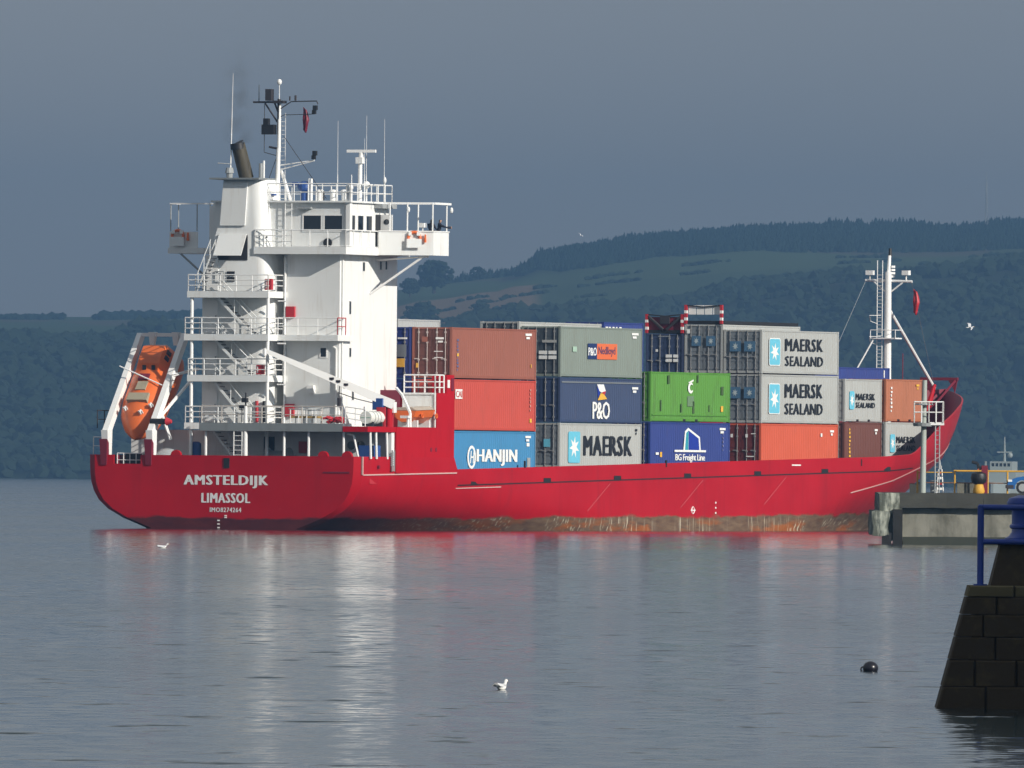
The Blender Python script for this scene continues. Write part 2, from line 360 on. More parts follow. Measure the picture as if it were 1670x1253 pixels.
for i in range(15000):
    x = random.uniform(-45, 400); d = random.uniform(5190, 5790) * KD; u = x * 5000 / d
    edge = lerp_tab([(-30, 5760), (-2, 5700), (3, 5470), (20, 5250), (60, 5190), (170, 5180)], u) * KD
    if d < edge + 60 * noise.noise(Vector((u * .06, 2, 5))): continue
    cone(mb, (x, d, ground_z(x, d) - .3), random.uniform(1.2, 2.2), random.uniform(3.0, 5.4) * (1 + .55 * noise.noise(Vector((x * .045, d * .02, 7)))))
for i in range(1100):      # scrub along the left-hand crest
    u = random.uniform(-200, -20); d = D3 - random.uniform(0, 180); x = u * d / 5000
    if noise.noise(Vector((u * .07, 1, 5))) < -.2: continue
    r = random.uniform(.9, 2.0) * (1.5 if -128 < u < -90 else 1); blob(mb, (x, d, ground_z(x, d) + r * .5), r * 1.3, r)
wood = mb.build('conifer_plantation', conif_m, smooth=False, fix=False); struct(wood, 'stuff'); tag(wood, 'dense conifer plantation along the crest of the far hill', 'woodland')

bark = mat('bark', (0.05, 0.04, 0.03), .9)
def far_tree(x5, d, w, h, label):
    d *= KD; w *= KD; h *= KD; x = x5 * d / 5000; g = ground_z(x, d)
    t = empty('broadleaf_tree', label, 'tree', Matrix.Translation((x, d, g - .2)), 'single trees on the far hill')
    mb = MB().tube((0, 0, 0), (0, 0, h * .5), w * .05, w * .03, 8)
    for k in range(5):
        a = k * 1.25 + random.random(); mb.tube((0, 0, h * (.22 + .05 * k)), (math.cos(a) * w * .28, math.sin(a) * w * .28, h * (.45 + .07 * k)), w * .022, w * .01, 5)
    mb.build('trunk', bark, t)
    mb = MB()
    for k in range(230):
        a, q = random.random() * 6.283, random.random() ** .5; zz = random.uniform(-.85, 1)
        rr = math.sqrt(max(0, 1 - zz * zz * .9)) * (.75 + .25 * q) * (1 + .18 * math.sin(3 * a + zz * 4 + w))
        c = (math.cos(a) * rr * w * .45 * q, math.sin(a) * rr * w * .45 * q, h * (.56 + .38 * zz))
        blob(mb, c, w * random.uniform(.045, .085), w * random.uniform(.04, .07), rough=.5)
    mb.build('crown', wood_m, t, smooth=False, fix=False)
far_tree(-24.5, 5300, 13.5, 11.5, 'large rounded tree standing on the hill crest right of the ship bridge wing')
far_tree(-32, 5260, 7, 6.5, 'smaller tree joined to the left of the large crest tree under the wing')
far_tree(-11, 5640, 6, 5.0, 'lone small tree on the bare crest before the wooded hill')
far_tree(-28, 4700, 10.5, 8.0, 'broad tree below the crest tree beside the brown field, above the brown container')
far_tree(-10, 4690, 6.5, 4.6, 'small bushy tree at the lower edge of the brown field')
# transmitter mast on the far ridge
u, d = 147.0, D3 - 90; x = u * d / 5000; g = ground_z(x, d)
t = empty('radio_mast', 'thin grey lattice transmitter mast on the far ridge at upper right', 'radio mast', Matrix.Translation((x, d, g)))
mb = MB(); hh = 27.0
for a in range(3):
    c0 = (1.1 * math.cos(a * 2.094), 1.1 * math.sin(a * 2.094), 0); c1 = (.15 * math.cos(a * 2.094), .15 * math.sin(a * 2.094), hh)
    mb.tube(c0, c1, .2, n=4)
    for k in range(12):
        f0, f1 = k / 12, (k + 1) / 12; b = (a + 1) % 3; s0, s1 = 1.1 - .95 * f0, 1.1 - .95 * f1
        mb.tube((s0 * math.cos(a * 2.094), s0 * math.sin(a * 2.094), hh * f0), (s1 * math.cos(b * 2.094), s1 * math.sin(b * 2.094), hh * f1), .11, n=4)
mb.build('lattice_tower', steel, t); MB().tube((0, 0, hh), (0, 0, hh + 4), .13, n=5).build('aerial', steel, t)
MB().box(-2.6, -.9, -1, 1, -.4, 1.8).build('equipment_hut', grey_deck, t)

# ------------------------------------------------------------------ haze
def haze_material():
    m = bpy.data.materials.new('sea_haze'); m.use_nodes = True; N, L = m.node_tree.nodes, m.node_tree.links; N.clear()
    out = N.new('ShaderNodeOutputMaterial'); v = N.new('ShaderNodeVolumePrincipled')
    v.inputs['Color'].default_value = (0.31, 0.60, 1.0, 1); v.inputs['Density'].default_value = HAZE_D; v.inputs['Anisotropy'].default_value = 0.74
    L.new(v.outputs[0], out.inputs['Volume']); return m
HAZE_D = 1.5e-4
o = MB().box(-7050, 7050, -350, 10080, -5, 190).build('haze', haze_material()); struct(o, 'stuff')
tag(o, 'thin bluish rain haze hanging over the firth and the far hills', 'haze')

# ------------------------------------------------------------------ the ship (local axes: X forward, Y to port, Z up, metres)
SHIP = Matrix.Translation((-15.975, 900.0, 0)) @ Matrix.Rotation(rad(66.9), 4, 'Z')
ship = empty('cargo_ship', 'red container feeder ship with white bridge house at the stern, lying on calm water', 'cargo ship', SHIP)
def sm(t): t = max(0., min(1., t)); return t * t * (3 - 2 * t)
TRANS = [(-2.2, 0.6), (-1.2, 2.6), (-.6, 3.8), (0, 4.75), (.3, 5.55), (.65, 6.45), (1.0, 7.1), (1.4, 7.65), (1.9, 8.02), (2.5, 8.25), (3.3, 8.35), (12, 8.35)]
def tabl(tab, v):
    if v <= tab[0][0]: return tab[0][1]
    for (a, x), (b, y) in zip(tab, tab[1:]):
        if v <= b: return x + (y - x) * (v - a) / (b - a)
    return tab[-1][1]
SHEER = [(0, 4.12), (11.9, 4.12), (12.35, 3.46), (77, 4.46), (82.5, 4.62), (89, 6.55), (95, 7.55), (101, 8.1), (106, 8.45), (110, 8.75)]
STEM = [(-2.2, 97), (0, 98), (2.4, 101.5), (4.5, 105), (6.6, 108), (8.75, 109.6), (12, 110.6)]
def half(X, z):
    mid = 8.8 if z > -1 else 8.8 - (-1 - z) ** 2 * 1.2
    t0 = tabl(TRANS, z)
    ln = 14 if z > 3.3 else 14 + (3.3 - z) * 8.5
    h = t0 + (mid - t0) * sm(.5 + .5 * X / ln) * 1.0 if X < ln else mid
    if X < ln: h = t0 + (mid - t0) * math.sin(min(1, X / ln) * math.pi / 2)
    xs_, x0 = tabl(STEM, z), tabl([(0, 60), (2.3, 70), (4.5, 78), (9, 80)], z)
    if X > x0:
        p = tabl([(0, 1.55), (2.3, 1.9), (4.5, 2.2), (9, 2.25)], z)
        h *= max(0., 1 - (max(0., X - x0) / (xs_ - x0)) ** p)
    return h
def sheer(X): return tabl(SHEER, X)
STA = [0, .7, 1.5, 2.5, 4, 6, 8, 10, 11.9, 12.35] + [14 + 2.5 * i for i in range(26)] + [79 + 1.0 * i for i in range(18)]
TS = [0, .12, .2, .28, .36, .44, .52, .6, .68, .76, .84, .92, 1.0]
def zlev(X, t, top): return -2.2 + (top - -2.2) * t
mb = MB(); grid = {}
stations = STA + [None] * 14                       # the last stations follow the raked stem
for side in (-1, 1):
    rows = []
    for k, X in enumerate(stations):
        col = []
        for t in TS:
            if X is not None:
                z = zlev(X, t, sheer(X)); col.append((X, side * half(X, z), z))
            else:
                q = (k - len(STA) + 1) / 14.0; q = 1 - (1 - q) ** 1.6
                z = zlev(0, t, sheer(96)); 
                for _ in range(4):
                    XX = 96 + (tabl(STEM, z) - 96) * q; z = zlev(0, t, sheer(XX))
                col.append((XX, side * half(XX, z), z))
        rows.append(col)
    n = len(TS); b = len(mb.v)
    mb.add([v for r in rows for v in r], [(k * n + i, k * n + i + 1, (k + 1) * n + i + 1, (k + 1) * n + i) for k in range(len(rows) - 1) for i in range(n - 1)])
# chamfered transom with a boat-launching gap in its rail at port
zs = [-2.2 + (4.12 + 2.2) * t for t in TS]
def rim(z, ins): return max(.15, half(0, z) - ins)
for a, b_ in zip(zs, zs[1:]):
    for s_ in (-1, 1):
        mb.add([(0, s_ * half(0, a), a), (0, s_ * half(0, b_), b_), (-.3, s_ * rim(b_, .42), b_), (-.3, s_ * rim(a, .42 + .25 * max(0, 1 - a)), a)] if False else
               [(0, s_ * half(0, a), a), (0, s_ * half(0, b_), b_), (-.3, s_ * rim(b_, .42), b_), (-.3, s_ * rim(a, .42), a)], [(0, 1, 2, 3)])
    cols = [-1, 1]
    if b_ > 4.0: segs = [(-rim(a, .42), 5.1, -rim(b_, .42), 5.1), (6.75, rim(a, .42), 6.75, rim(b_, .42))]
    else: segs = [(-rim(a, .42), rim(a, .42), -rim(b_, .42), rim(b_, .42))]
    for ya0, ya1, yb0, yb1 in segs: mb.add([(-.3, ya0, a), (-.3, ya1, a), (-.3, yb1, b_), (-.3, yb0, b_)], [(0, 1, 2, 3)])
bm = bmesh.new(); me = mb.mesh('hull', hullm, fix=False); bm.from_mesh(me)
bmesh.ops.remove_doubles(bm, verts=bm.verts, dist=.004); bmesh.ops.recalc_face_normals(bm, faces=bm.faces); bm.to_mesh(me); bm.free()
me.polygons.foreach_set('use_smooth', [True] * len(me.polygons)); me.set_sharp_from_angle(angle=rad(28))
hull = link('hull', me, ship)
md = hull.modifiers.new('plate', 'SOLIDIFY'); md.thickness = .10; md.offset = -1; md.material_offset = 1; hull.data.materials.append(maroon)
nm = bpy.data.meshes.new_from_object(hull.evaluated_get(bpy.context.evaluated_depsgraph_get())); hull.modifiers.clear(); hull.data = nm
nm.polygons.foreach_set('use_smooth', [True] * len(nm.polygons)); nm.set_sharp_from_angle(angle=rad(28))
mb = MB()                                          # decks inside the bulwarks
pr = [(X, half(X, 2.4) - .2) for X in [.2, 2, 4, 8, 12, 20, 40, 60, 76, 80, 84, 88, 92, 95]]
for (x0, h0), (x1, h1) in zip(pr, pr[1:]): mb.add([(x0, -h0, 2.55), (x1, -h1, 2.55), (x1, h1, 2.55), (x0, h0, 2.55)], [(0, 1, 2, 3)])
mb.build('main_deck', grey_deck, ship)
mb = MB(); pr = [(X, max(.05, half(X, 5.2) - .2)) for X in [94, 96, 98, 100, 101.5, 103, 104.3]]
for (x0, h0), (x1, h1) in zip(pr, pr[1:]): mb.hexa([(x0, -h0, 5.3), (x1, -h1, 5.4), (x1, h1, 5.4), (x0, h0, 5.3)], [(x0, -h0, 5.6), (x1, -h1, 5.7), (x1, h1, 5.7), (x0, h0, 5.6)])
mb.build('forecastle_deck', maroon, ship)
_b = half(94.2, 5.0) - .2; MB().box(94, 94.25, -_b, _b, 5.0, 6.2).build('breakwater', maroon, ship)
MB().box(12.6, 79, -4.2, 7.4, 2.56, 3.0).build('hatch_cover', maroon, ship)

def side_strip(name, m, pts, y_off, w, th=.05, sub=2):
    """a strake following the hull side; pts = (X, z)"""
    mb = MB(); P = []
    for (xa, za), (xb, zb) in zip(pts, pts[1:]):
        k = max(2, int((xb - xa) / sub))
        P += [(xa + (xb - xa) * i / k, za + (zb - za) * i / k) for i in range(k)]
    P.append(pts[-1]); rings = []
    for X, z in P:
        y = -half(X, z); y1 = -half(X, z + w)
        rings.append([(X, y - y_off - th, z), (X, y1 - y_off - th, z + w), (X, y1 + .05, z + w), (X, y + .05, z)])
    return mb.loft(rings).build(name, m, hull)
pale = mat('chafed_pale_paint', (0.62, 0.40, 0.38), .6)
side_strip('fender_strake', pale, [(0.1, 3.06), (12.2, 3.22)], 0.0, .07)
MB().box(-.06, .02, -8.40, -8.32, 3.1, 4.12).build('corner_strake', pale, hull)
side_strip('chafing_strake', pale, [(12.4, 2.36), (18.6, 2.46)], 0.0, .05, .03)
side_strip('deck_edge_gap', black, [(12.6, 2.52), (78, 3.56), (83.5, 3.75)], 0.0, .075, .012)
for X in (14.4, 24.8, 35.2, 45.8, 56.6, 67.2, 77.4):
    z = 2.52 + (X - 12.6) / 65.4 * 1.04
    MB().box(X, X + 1.05, -half(X, z) - .02, -half(X, z) + .05, z + .06, z + .30).build('freeing_port', black, hull)
for X in (22.0, 43.0, 73.5): MB().box(X, X + .14, -half(X, 3.7) - .03, -half(X, 3.7) + .05, 3.45 + X * .006, 3.85 + X * .006).build('fairlead_slot', black, hull)
kn = side_strip('bow_knuckle', pale, [(72, 2.25), (80, 3.0), (88, 4.15), (94, 5.0), (99, 5.5)], 0.0, .06, .04)
pink = mat('tow_mark_paint', (0.44, 0.09, 0.10), .6)
for X in (34.6, 48.6, 61.5):
    mb = MB(); pts = [(X - i * .42, 2.72 + (X - 34) * .016 - i * .2) for i in range(9)]
    for (xa, za), (xb, zb) in zip(pts, pts[1:]):
        mb.add([(xa, -half(xa, za) - .012, za), (xa + .10, -half(xa, za) - .012, za), (xb + .10, -half(xb, zb) - .012, zb), (xb, -half(xb, zb) - .012, zb)], [(0, 1, 2, 3)])
    mb.build('tug_mark', pink, hull)
MB().box(62.5, 63.9, -half(63, 3.8) - .015, -half(63, 3.8) + .02, 3.86, 3.94).build('painted_dash', wtrim, hull)
for i in range(3): MB().box(50.6, 50.76, -half(50.7, 1.6) - .015, -half(50.7, 1.6) + .02, 1.0 + .3 * i, 1.1 + .3 * i).build('draught_mark', wtrim, hull)
mb = MB(); mb.torus((47.2, -8.805, 1.2), (0, 1, 0), .2, .03, 16, 4); mb.box(46.85, 47.55, -8.83, -8.79, 1.17, 1.23); mb.build('load_line_mark', wtrim, hull)
for y in (2.95, -6.06, -7.52):
    MB().prism([(y + .31 * math.cos(a * math.pi / 10), 4.10 + .31 * math.sin(a * math.pi / 10)) for a in range(11)], 0, .22).build('fairlead', red, hull).matrix_local = Matrix.Translation((-.32, 0, 0)) @ Matrix.Rotation(rad(90), 4, 'Z') @ Matrix.Scale(-1, 4, (0, 1, 0))
mb = MB(); mb.box(-.34, -.28, -.36, -.02, 3.42, 3.98); mb.build('stern_chock', black, hull)
MB().box(-.33, -.29, -7.7, -6.1, 3.18, 3.27).build('scupper_slot', maroon, hull)
for y, z in ((-.15, .72), (-.15, .62), (.28, .45), (.28, .25), (.28, .05)): MB().box(-.325, -.29, y - .07, y + .07, z, z + .07).build('draught_mark', wtrim, hull)

# ---- lettering
TXT = {}
def text_geo(s, bold=0.0, space=1.0):
    key = (s, bold, space)
    if key in TXT: return TXT[key]
    cu = bpy.data.curves.new('lettering', 'FONT'); cu.body = s; cu.size = 1.0; cu.offset = bold; cu.space_character = space; cu.resolution_u = 2
    ob = bpy.data.objects.new('lettering', cu); COL.objects.link(ob); dg = bpy.context.evaluated_depsgraph_get()
    me = ob.evaluated_get(dg).to_mesh(); vs = [v.co.copy() for v in me.vertices]; fs = [tuple(p.vertices) for p in me.polygons]
    ob.evaluated_get(dg).to_mesh_clear(); bpy.data.objects.remove(ob); bpy.data.curves.remove(cu)
    x0, x1 = min(v.x for v in vs), max(v.x for v in vs); y0, y1 = min(v.y for v in vs), max(v.y for v in vs)
    TXT[key] = ([((v.x - x0) / (x1 - x0), (v.y - y0) / (y1 - y0)) for v in vs], fs); return TXT[key]
def lettering(s, fn, m, parent, u0, u1, v0, v1, bold=.02, space=1.0, name='lettering', slant=0.):
    """fn maps (u, v) on the surface to a 3-D point"""
    uv, fs = text_geo(s, 0.0, space)
    mb = MB(); nl = 3 if bold > 0 else 1; su = (v1 - v0) * bold * 1.6
    for k in range(nl):      # three strokes side by side give the weight of stencilled capitals
        p0 = [fn(u0 + (u1 - u0) * a + slant * b * (v1 - v0) + su * (k - (nl - 1) / 2), v0 + (v1 - v0) * b) for a, b in uv]
        mb.add([(p[0] - .002 * k, p[1] - .002 * k, p[2]) for p in p0], fs)
    o = mb.build(name, m, parent, fix=False); return o
letter_white = mat('white_lettering', (0.80, 0.78, 0.78), .6)
stern = lambda u, v: (-.315, -u, v)
lettering('AMSTELDIJK', stern, letter_white, hull, -2.40, 2.70, 2.30, 3.02, .04, 1.15)
lettering('LIMASSOL', stern, letter_white, hull, -1.31, 1.62, 1.47, 2.02, .04, 1.15)
lettering('IMO8274264', stern, letter_white, hull, -.81, 1.10, .95, 1.21, .03, 1.15)
bowfn = lambda u, v: (u, -half(u, v) - .03, v)
lettering('AMSTELDIJK', bowfn, letter_white, hull, 97.0, 103.6, 5.2, 6.25, .03, 1.1)

# ---- stern superstructure
def bx(name, m, parent, *b): return MB().box(*b).build(name, m, parent)
def rail(pts, h=1.0, bars=(0.5,), gap=1.3, r=.032, m=None, parent=None, name='railing', closed_posts=True):
    mb = MB()
    for a, b in zip(pts, pts[1:]):
        a, b = Vector(a), Vector(b); L_ = (b - a).length; k = max(1, round(L_ / gap))
        for f in (1.0,) + tuple(bars):
            mb.tube(a + Vector((0, 0, h * f)), b + Vector((0, 0, h * f)), r if f == 1.0 else r * .8, n=5)
        for i in range(k + 1):
            p = a + (b - a) * i / k; mb.tube(p, p + Vector((0, 0, h)), r, n=5)
    return mb.build(name, m or wtrim, parent or ship)
def stair(p0, p1, w=.7, n=11, parent=None):
    """inclined ladder from foot p0 to head p1 running across the ship (along Y)"""
    mb = MB(); p0, p1 = Vector(p0), Vector(p1); off = Vector((w, 0, 0))
    for q in (Vector((0, 0, 0)), off):
        a, b = p0 + q, p1 + q
        mb.hexa([a + Vector((-.02, 0, -.10)), a + Vector((.02, 0, -.10)), b + Vector((.02, 0, -.10)), b + Vector((-.02, 0, -.10))], [a + Vector((-.02, 0, .10)), a + Vector((.02, 0, .10)), b + Vector((.02, 0, .10)), b + Vector((-.02, 0, .10))])
        mb.tube(a + Vector((0, 0, .95)), b + Vector((0, 0, .95)), .028, n=5)
        for f in (.05, .5, .95): mb.tube(a.lerp(b, f), a.lerp(b, f) + Vector((0, 0, .95)), .022, n=5)
    st = mb.build('stairway', white, parent or ship)
    mb = MB()
    for i in range(n):
        c = p0.lerp(p1, (i + .5) / n); mb.box(c.x + .02, c.x + w - .02, c.y - .12, c.y + .12, c.z - .02, c.z + .02)
    mb.build('treads', dark_int, st); return st
def window(parent, axis, pos, u0, u1, z0, z1, framed=.06):
    """axis 'X': a pane facing aft at X=pos (u = Y); axis 'Y': facing starboard at Y=pos (u = X)"""
    f, p = MB(), MB()
    def bb(mb, ua, ub, za, zb, o0, o1):
        if axis == 'X': mb.box(pos + o0, pos + o1, min(ua, ub), max(ua, ub), za, zb)
        else: mb.box(min(ua, ub), max(ua, ub), pos + o0, pos + o1, za, zb)
    u0, u1 = min(u0, u1), max(u0, u1)
    for a, b, c, d in ((u0 - framed, u1 + framed, z1, z1 + framed), (u0 - framed, u1 + framed, z0 - framed, z0), (u0 - framed, u0, z0, z1), (u1, u1 + framed, z0, z1)): bb(f, a, b, c, d, -.035, .02)
    bb(p, u0, u1, z0, z1, -.012, .015)
    w = f.build('window', wtrim, parent); p.build('pane', glass, w); return w

house = bx('deck_house', white, ship, 3.8, 11.85, -5.2, -1.95, 5.8, 15.45)
# the set-back after wall, engine casing and lower storey
bx('set_back_wall', white, ship, 5.2, 11.8, -1.95, 3.7, 5.8, 15.4)
bx('lower_house', white, ship, 3.9, 9.6, -8.2, 7.6, 2.56, 5.55)
for w in ((5.08, 5.36, 12.12, 12.84), (5.14, 5.42, 9.72, 10.22), (5.55, 5.85, 7.3, 7.8), (6.93, 7.25, 14.56, 15.06), (9.34, 9.62, 14.68, 15.14), (10.12, 10.40, 14.70, 15.16)): window(house, 'Y', -5.2, *w, framed=.04)
window(house, 'X', 3.8, -4.41, -4.06, 9.7, 10.2, framed=.05)
MB().path([(4.05, -5.28, 15.2), (4.05, -5.28, 6.0)], .045).build('downpipe', wtrim, house)
MB().path([(3.72, -4.85, 10.3), (3.72, -5.05, 10.15), (3.72, -5.05, 6.0)], .055).build('downpipe', wtrim, house)
bx('duct_box', wtrim, house, 3.5, 3.8, -3.75, -3.35, 7.65, 8.1)
bx('weld_seam', pale if False else wtrim, house, 8.55, 8.59, -5.215, -5.19, 5.9, 15.4)
bx('ventilation_grille', steel, house, 4.3, 4.9, -5.23, -5.19, 7.95, 8.15)
# casing with a rounded starboard corner
def casing_ring(z, yp, ys, xa, xf, r=.75):
    pts = [(xf, yp, z), (xa, yp, z)]
    pts += [(xa + r - r * math.cos(a), ys + r - r * math.sin(a), z) for a in [i * math.pi / 12 for i in range(7)]]
    pts += [(xf, ys, z)]
    return pts
cas = MB().loft([casing_ring(5.8, 2.85, -1.26, 3.0, 5.3), casing_ring(14.1, 2.88, -1.24, 3.0, 5.3), casing_ring(15.4, 2.45, -1.1, 3.0, 5.4), casing_ring(17.0, 1.95, -.95, 3.0, 5.4), casing_ring(19.62, 1.62, -.76, 3.0, 5.2)]).build('funnel_casing', white, ship, smooth=True)
bx('casing_top', grey_deck, cas, 2.5, 5.3, -.75, 2.3, 19.62, 19.72)
MB().hexa([(2.90, .27, 17.04), (2.99, .27, 17.04), (2.99, 1.80, 17.04), (2.90, 1.80, 17.04)], [(2.84, .10, 19.45), (2.99, .10, 19.45), (2.99, 1.58, 19.45), (2.84, 1.58, 19.45)]).build('funnel_flap', white, cas)
MB().hexa([(2.45, .30, 15.35), (2.51, .30, 15.35), (2.51, 2.0, 15.35), (2.45, 2.0, 15.35)], [(2.90, .17, 16.55), (2.98, .17, 16.55), (2.98, 1.85, 16.55), (2.90, 1.85, 16.55)]).build('funnel_flap', white, cas)
bx('flap_opening', dark_int, cas, 2.965, 3.02, .12, 1.95, 15.1, 16.5)
MB().path([(2.9, 2.06, 13.88), (2.9, 2.06, 14.46), (2.9, 1.53, 14.46), (2.9, 1.53, 13.88), (2.9, 2.06, 13.88)], .03).build('hand_rail', steel, cas)
for z in (14.22, 13.90): bx('ventilation_hatch', black, cas, 2.95, 3.0, .90, 1.36, z, z + .25)
bx('name_plate', steel, cas, 3.9, 4.5, -1.02, -.9, 18.3, 18.5); bx('name_plate', blue_kit, cas, 4.0, 4.45, -.99, -.86, 18.75, 18.85)
for z in (16.4, 13.6): MB().ell((3.1, -1.0, z), .06, .06, .06).build('lamp', black, cas)
# exhaust stack and its fittings
stk = MB().tube((3.9, .62, 19.7), (3.55, 1.02, 21.65), .41, .39, 18).build('exhaust_stack', stackm, ship, smooth=True)
MB().tube((3.56, 1.01, 21.35), (3.53, 1.04, 21.68), .42, .41, 18).build('stack_collar', black, stk, smooth=True)
MB().tube((3.545, 1.025, 21.66), (3.53, 1.04, 21.70), .36, .36, 18).build('stack_bore', dark_int, stk)
MB().tube((3.7, -.35, 19.7), (3.7, -.35, 20.55), .13, .13, 10).build('exhaust_pipe', steel, ship); MB().tube((3.7, -.52, 19.7), (3.7, -.52, 20.7), .06, .06, 8).build('exhaust_pipe', wtrim, ship)
MB().tube((3.4, 1.45, 19.7), (3.4, 1.45, 20.0), .16, .2, 10).tube((3.4, 1.45, 20.0), (3.4, 1.45, 20.3), .26, .2, 10).build('mushroom_vent', steel, ship)
MB().tube((3.4, 1.4, 19.7), (3.4, 1.28, 25.6), .05, .012, 5).build('whip_aerial', wtrim, ship)
MB().tube((3.3, 1.3, 20.5), (3.0, 2.0, 20.55), .03).build('aerial_bracket', steel, ship)

# open platforms with stairs on the port side of the after wall
LEV = ((13.34, 3.19, 12.94, 3.8), (10.93, 3.36, 10.57, 3.8), (8.63, 3.15, 8.27, 3.8), (5.95, 3.3, 5.62, 3.8))
for i, (z, yl, zb, xf) in enumerate(LEV):
    mb = MB().box(1.6, 5.2, -1.80, yl, z - .36, z)
    p = mb.build('platform', white, ship)
    bx('platform_edge', white, p, 3.75 if i != 1 else 2.9, 5.19, -2.02 if i != 1 else -5.5, -1.79, z - .34, z - .012)
    bx('deck_covering', grey_deck, p, 1.66, 5.1, -1.74, yl - .06, z, z + .015)
    pts = [(3.75, -1.76, z), (1.64, -1.76, z), (1.64, yl - .05, z), (4.6, yl - .05, z)]
    if i == 1: rail([(2.95, -5.45, z), (2.95, -1.80, z)], .95)
    if i == 1: rail([(2.95, -5.45, z), (4.1, -5.45, z)], .95, m=safety_red)
    rail(pts, .92, (.35, .68), 1.05)
for y in (2.95, -1.72):
    MB().tube((1.75, y, 4.0), (1.75, y, 13.0), .095, n=8).build('stanchion', wtrim, ship)
MB().tube((3.7, -1.9, 5.9), (3.7, -1.9, 15.3), .07, n=8).build('stanchion', wtrim, ship)
stair((1.95, -.62, 10.95), (1.95, 1.49, 13.0)); stair((1.95, -.45, 8.65), (1.95, 1.62, 10.6)); stair((1.95, -.45, 5.97), (1.95, 1.68, 8.3)); stair((1.95, -.3, 3.2), (1.95, 1.70, 5.5))
stair((2.0, 2.75, 13.36), (2.0, 1.95, 15.3), n=9)
for z in (13.36, 10.95, 8.65, 5.97):
    d_ = bx('door', white, ship, 5.12, 5.2, -1.78, -1.02, z + .05, z + 1.9); bx('door_window', glass, d_, 5.10, 5.13, -1.5, -1.3, z + 1.35, z + 1.55)
    d_ = bx('door', wtrim, ship, 2.94, 3.0, 1.9, 2.6, z + .05, z + 1.85); bx('door_handle', steel, d_, 2.9, 2.95, 1.98, 2.03, z + .9, z + 1.05)
for y0, z0, z1 in ((-1.92, 13.42, 14.04), (-1.45, 8.68, 9.22)):
    o = bx('fire_hose_box', safety_red, ship, 1.75, 2.0, y0, y0 + .42, z0, z1); bx('box_label', wtrim, o, 1.735, 1.755, y0 + .30, y0 + .36, z0 + .08, z1 - .08)
for z0, z1 in ((11.9, 12.52), (6.35, 7.05)): bx('fire_hose_box', safety_red, ship, 3.62, 3.80, -2.5, -1.98, z0, z1)
for y in (-.55, -1.0): MB().tube((3.0, y, 6.0), (2.95, y, 7.2), .09, .09, 8).build('gas_bottle', safety_red if y > -.6 else black, ship)
for z in (12.8, 10.42, 8.12): MB().tube((2.6, -1.95, z), (2.6, -2.45, z), .05, n=8).build('strip_lamp', wtrim, ship)

# poop deck over the mooring deck
mb = MB().box(.15, 12.1, -8.45, 1.7, 5.58, 5.78); poop = mb.build('poop_deck', grey_deck, ship)
bx('deck_edge', grey_deck, poop, .08, .15, -7.1, 1.7, 5.50, 5.95)
bx('deck_edge', red, poop, .06, .16, -8.5, -7.1, 5.50, 5.80)
bx('side_band', red, poop, .06, 4.05, -8.62, -8.44, 5.50, 5.80)
for y in (-4.9, -7.03, -3.4, 1.4): MB().tube((.35, y, 3.9), (.35, y, 5.55), .075, n=8).build('deck_pillar', wtrim, ship)
MB().path([(.25, -8.0, 4.0), (.45, -7.6, 5.3), (.45, -7.2, 5.4)], .06).build('bent_pipe', wtrim, ship)
for x in (.8, 1.6, 3.1): MB().tube((x, -8.5, 4.0), (x - .12, -8.5, 5.5), .07, n=8).build('deck_pillar', wtrim, ship)
bx('side_frame', wtrim, ship, 3.55, 3.95, -8.55, -8.35, 3.6, 5.5)
pl = MB().tube((.2, -1.10, 4.0), (.2, -1.10, 6.9), .13, .10, 10).build('stern_light_pole', wtrim, ship)
MB().tube((.2, -1.1, 6.9), (.2, -1.1, 7.65), .05, .05, 6).box(.05, .35, -1.2, -.9, 7.1, 7.35).box(.05, .3, -1.0, -.75, 6.75, 6.95).build('stern_lamp', black, pl)
mb = MB()
for y in (-.42, -.92): mb.tube((.12, y, 4.0), (.12, y, 6.0), .03, n=5)
for k in range(7): mb.tube((.12, -.42, 4.15 + k * .27), (.12, -.92, 4.15 + k * .27), .022, n=5)
mb.build('ladder', wtrim, ship)
for y0, y1, m_, n_ in ((-.58, .26, white, 'door'), (-1.24, -.62, dark_int, 'doorway')): bx(n_, m_, ship, 3.84, 3.9, y0, y1, 3.2, 5.2)
for y in (-5.95, -6.55): MB().tube((3.86, y, 4.75), (3.9, y, 4.75), .24, .24, 16).build('porthole', glass, ship)
bx('hose_box', safety_red, ship, 3.6, 3.9, -3.3, -2.85, 4.3, 4.95)
mb = MB().tube((2.5, -2.7, 4.0), (2.5, -1.5, 4.0), .42, .42, 14).tube((2.5, -2.8, 4.0), (2.5, -2.7, 4.0), .6, .6, 14).tube((2.5, -1.5, 4.0), (2.5, -1.4, 4.0), .6, .6, 14).box(2.1, 2.9, -3.2, -1.1, 2.6, 3.6)
mb.build('mooring_winch', steel, ship)
MB().tube((2.2, 2.85, 2.6), (2.2, 2.85, 4.75), .32, .32, 14).ell((2.2, 2.85, 4.75), .32, .32, .15).build('oil_drum', blue_kit, ship)
mb = MB().ell((1.0, 4.0, 3.9), .9, .9, .62); mb.build('mooring_winch', steel, ship, smooth=True)
bx('machinery_box', blue_kit, ship, 1.6, 2.6, -8.3, -7.4, 3.8, 4.75); bx('machinery_box', safety_red, ship, 1.0, 2.9, -8.35, -7.5, 2.6, 4.0)
mb = MB()
for k in range(9): mb.box(3.45, 3.75, -8.66, -8.62, 3.35 + k * .12, 3.42 + k * .12)
mb.box(3.42, 3.46, -8.68, -8.62, 3.3, 4.5).box(3.74, 3.78, -8.68, -8.62, 3.3, 4.5).build('boarding_ladder', steel, ship)
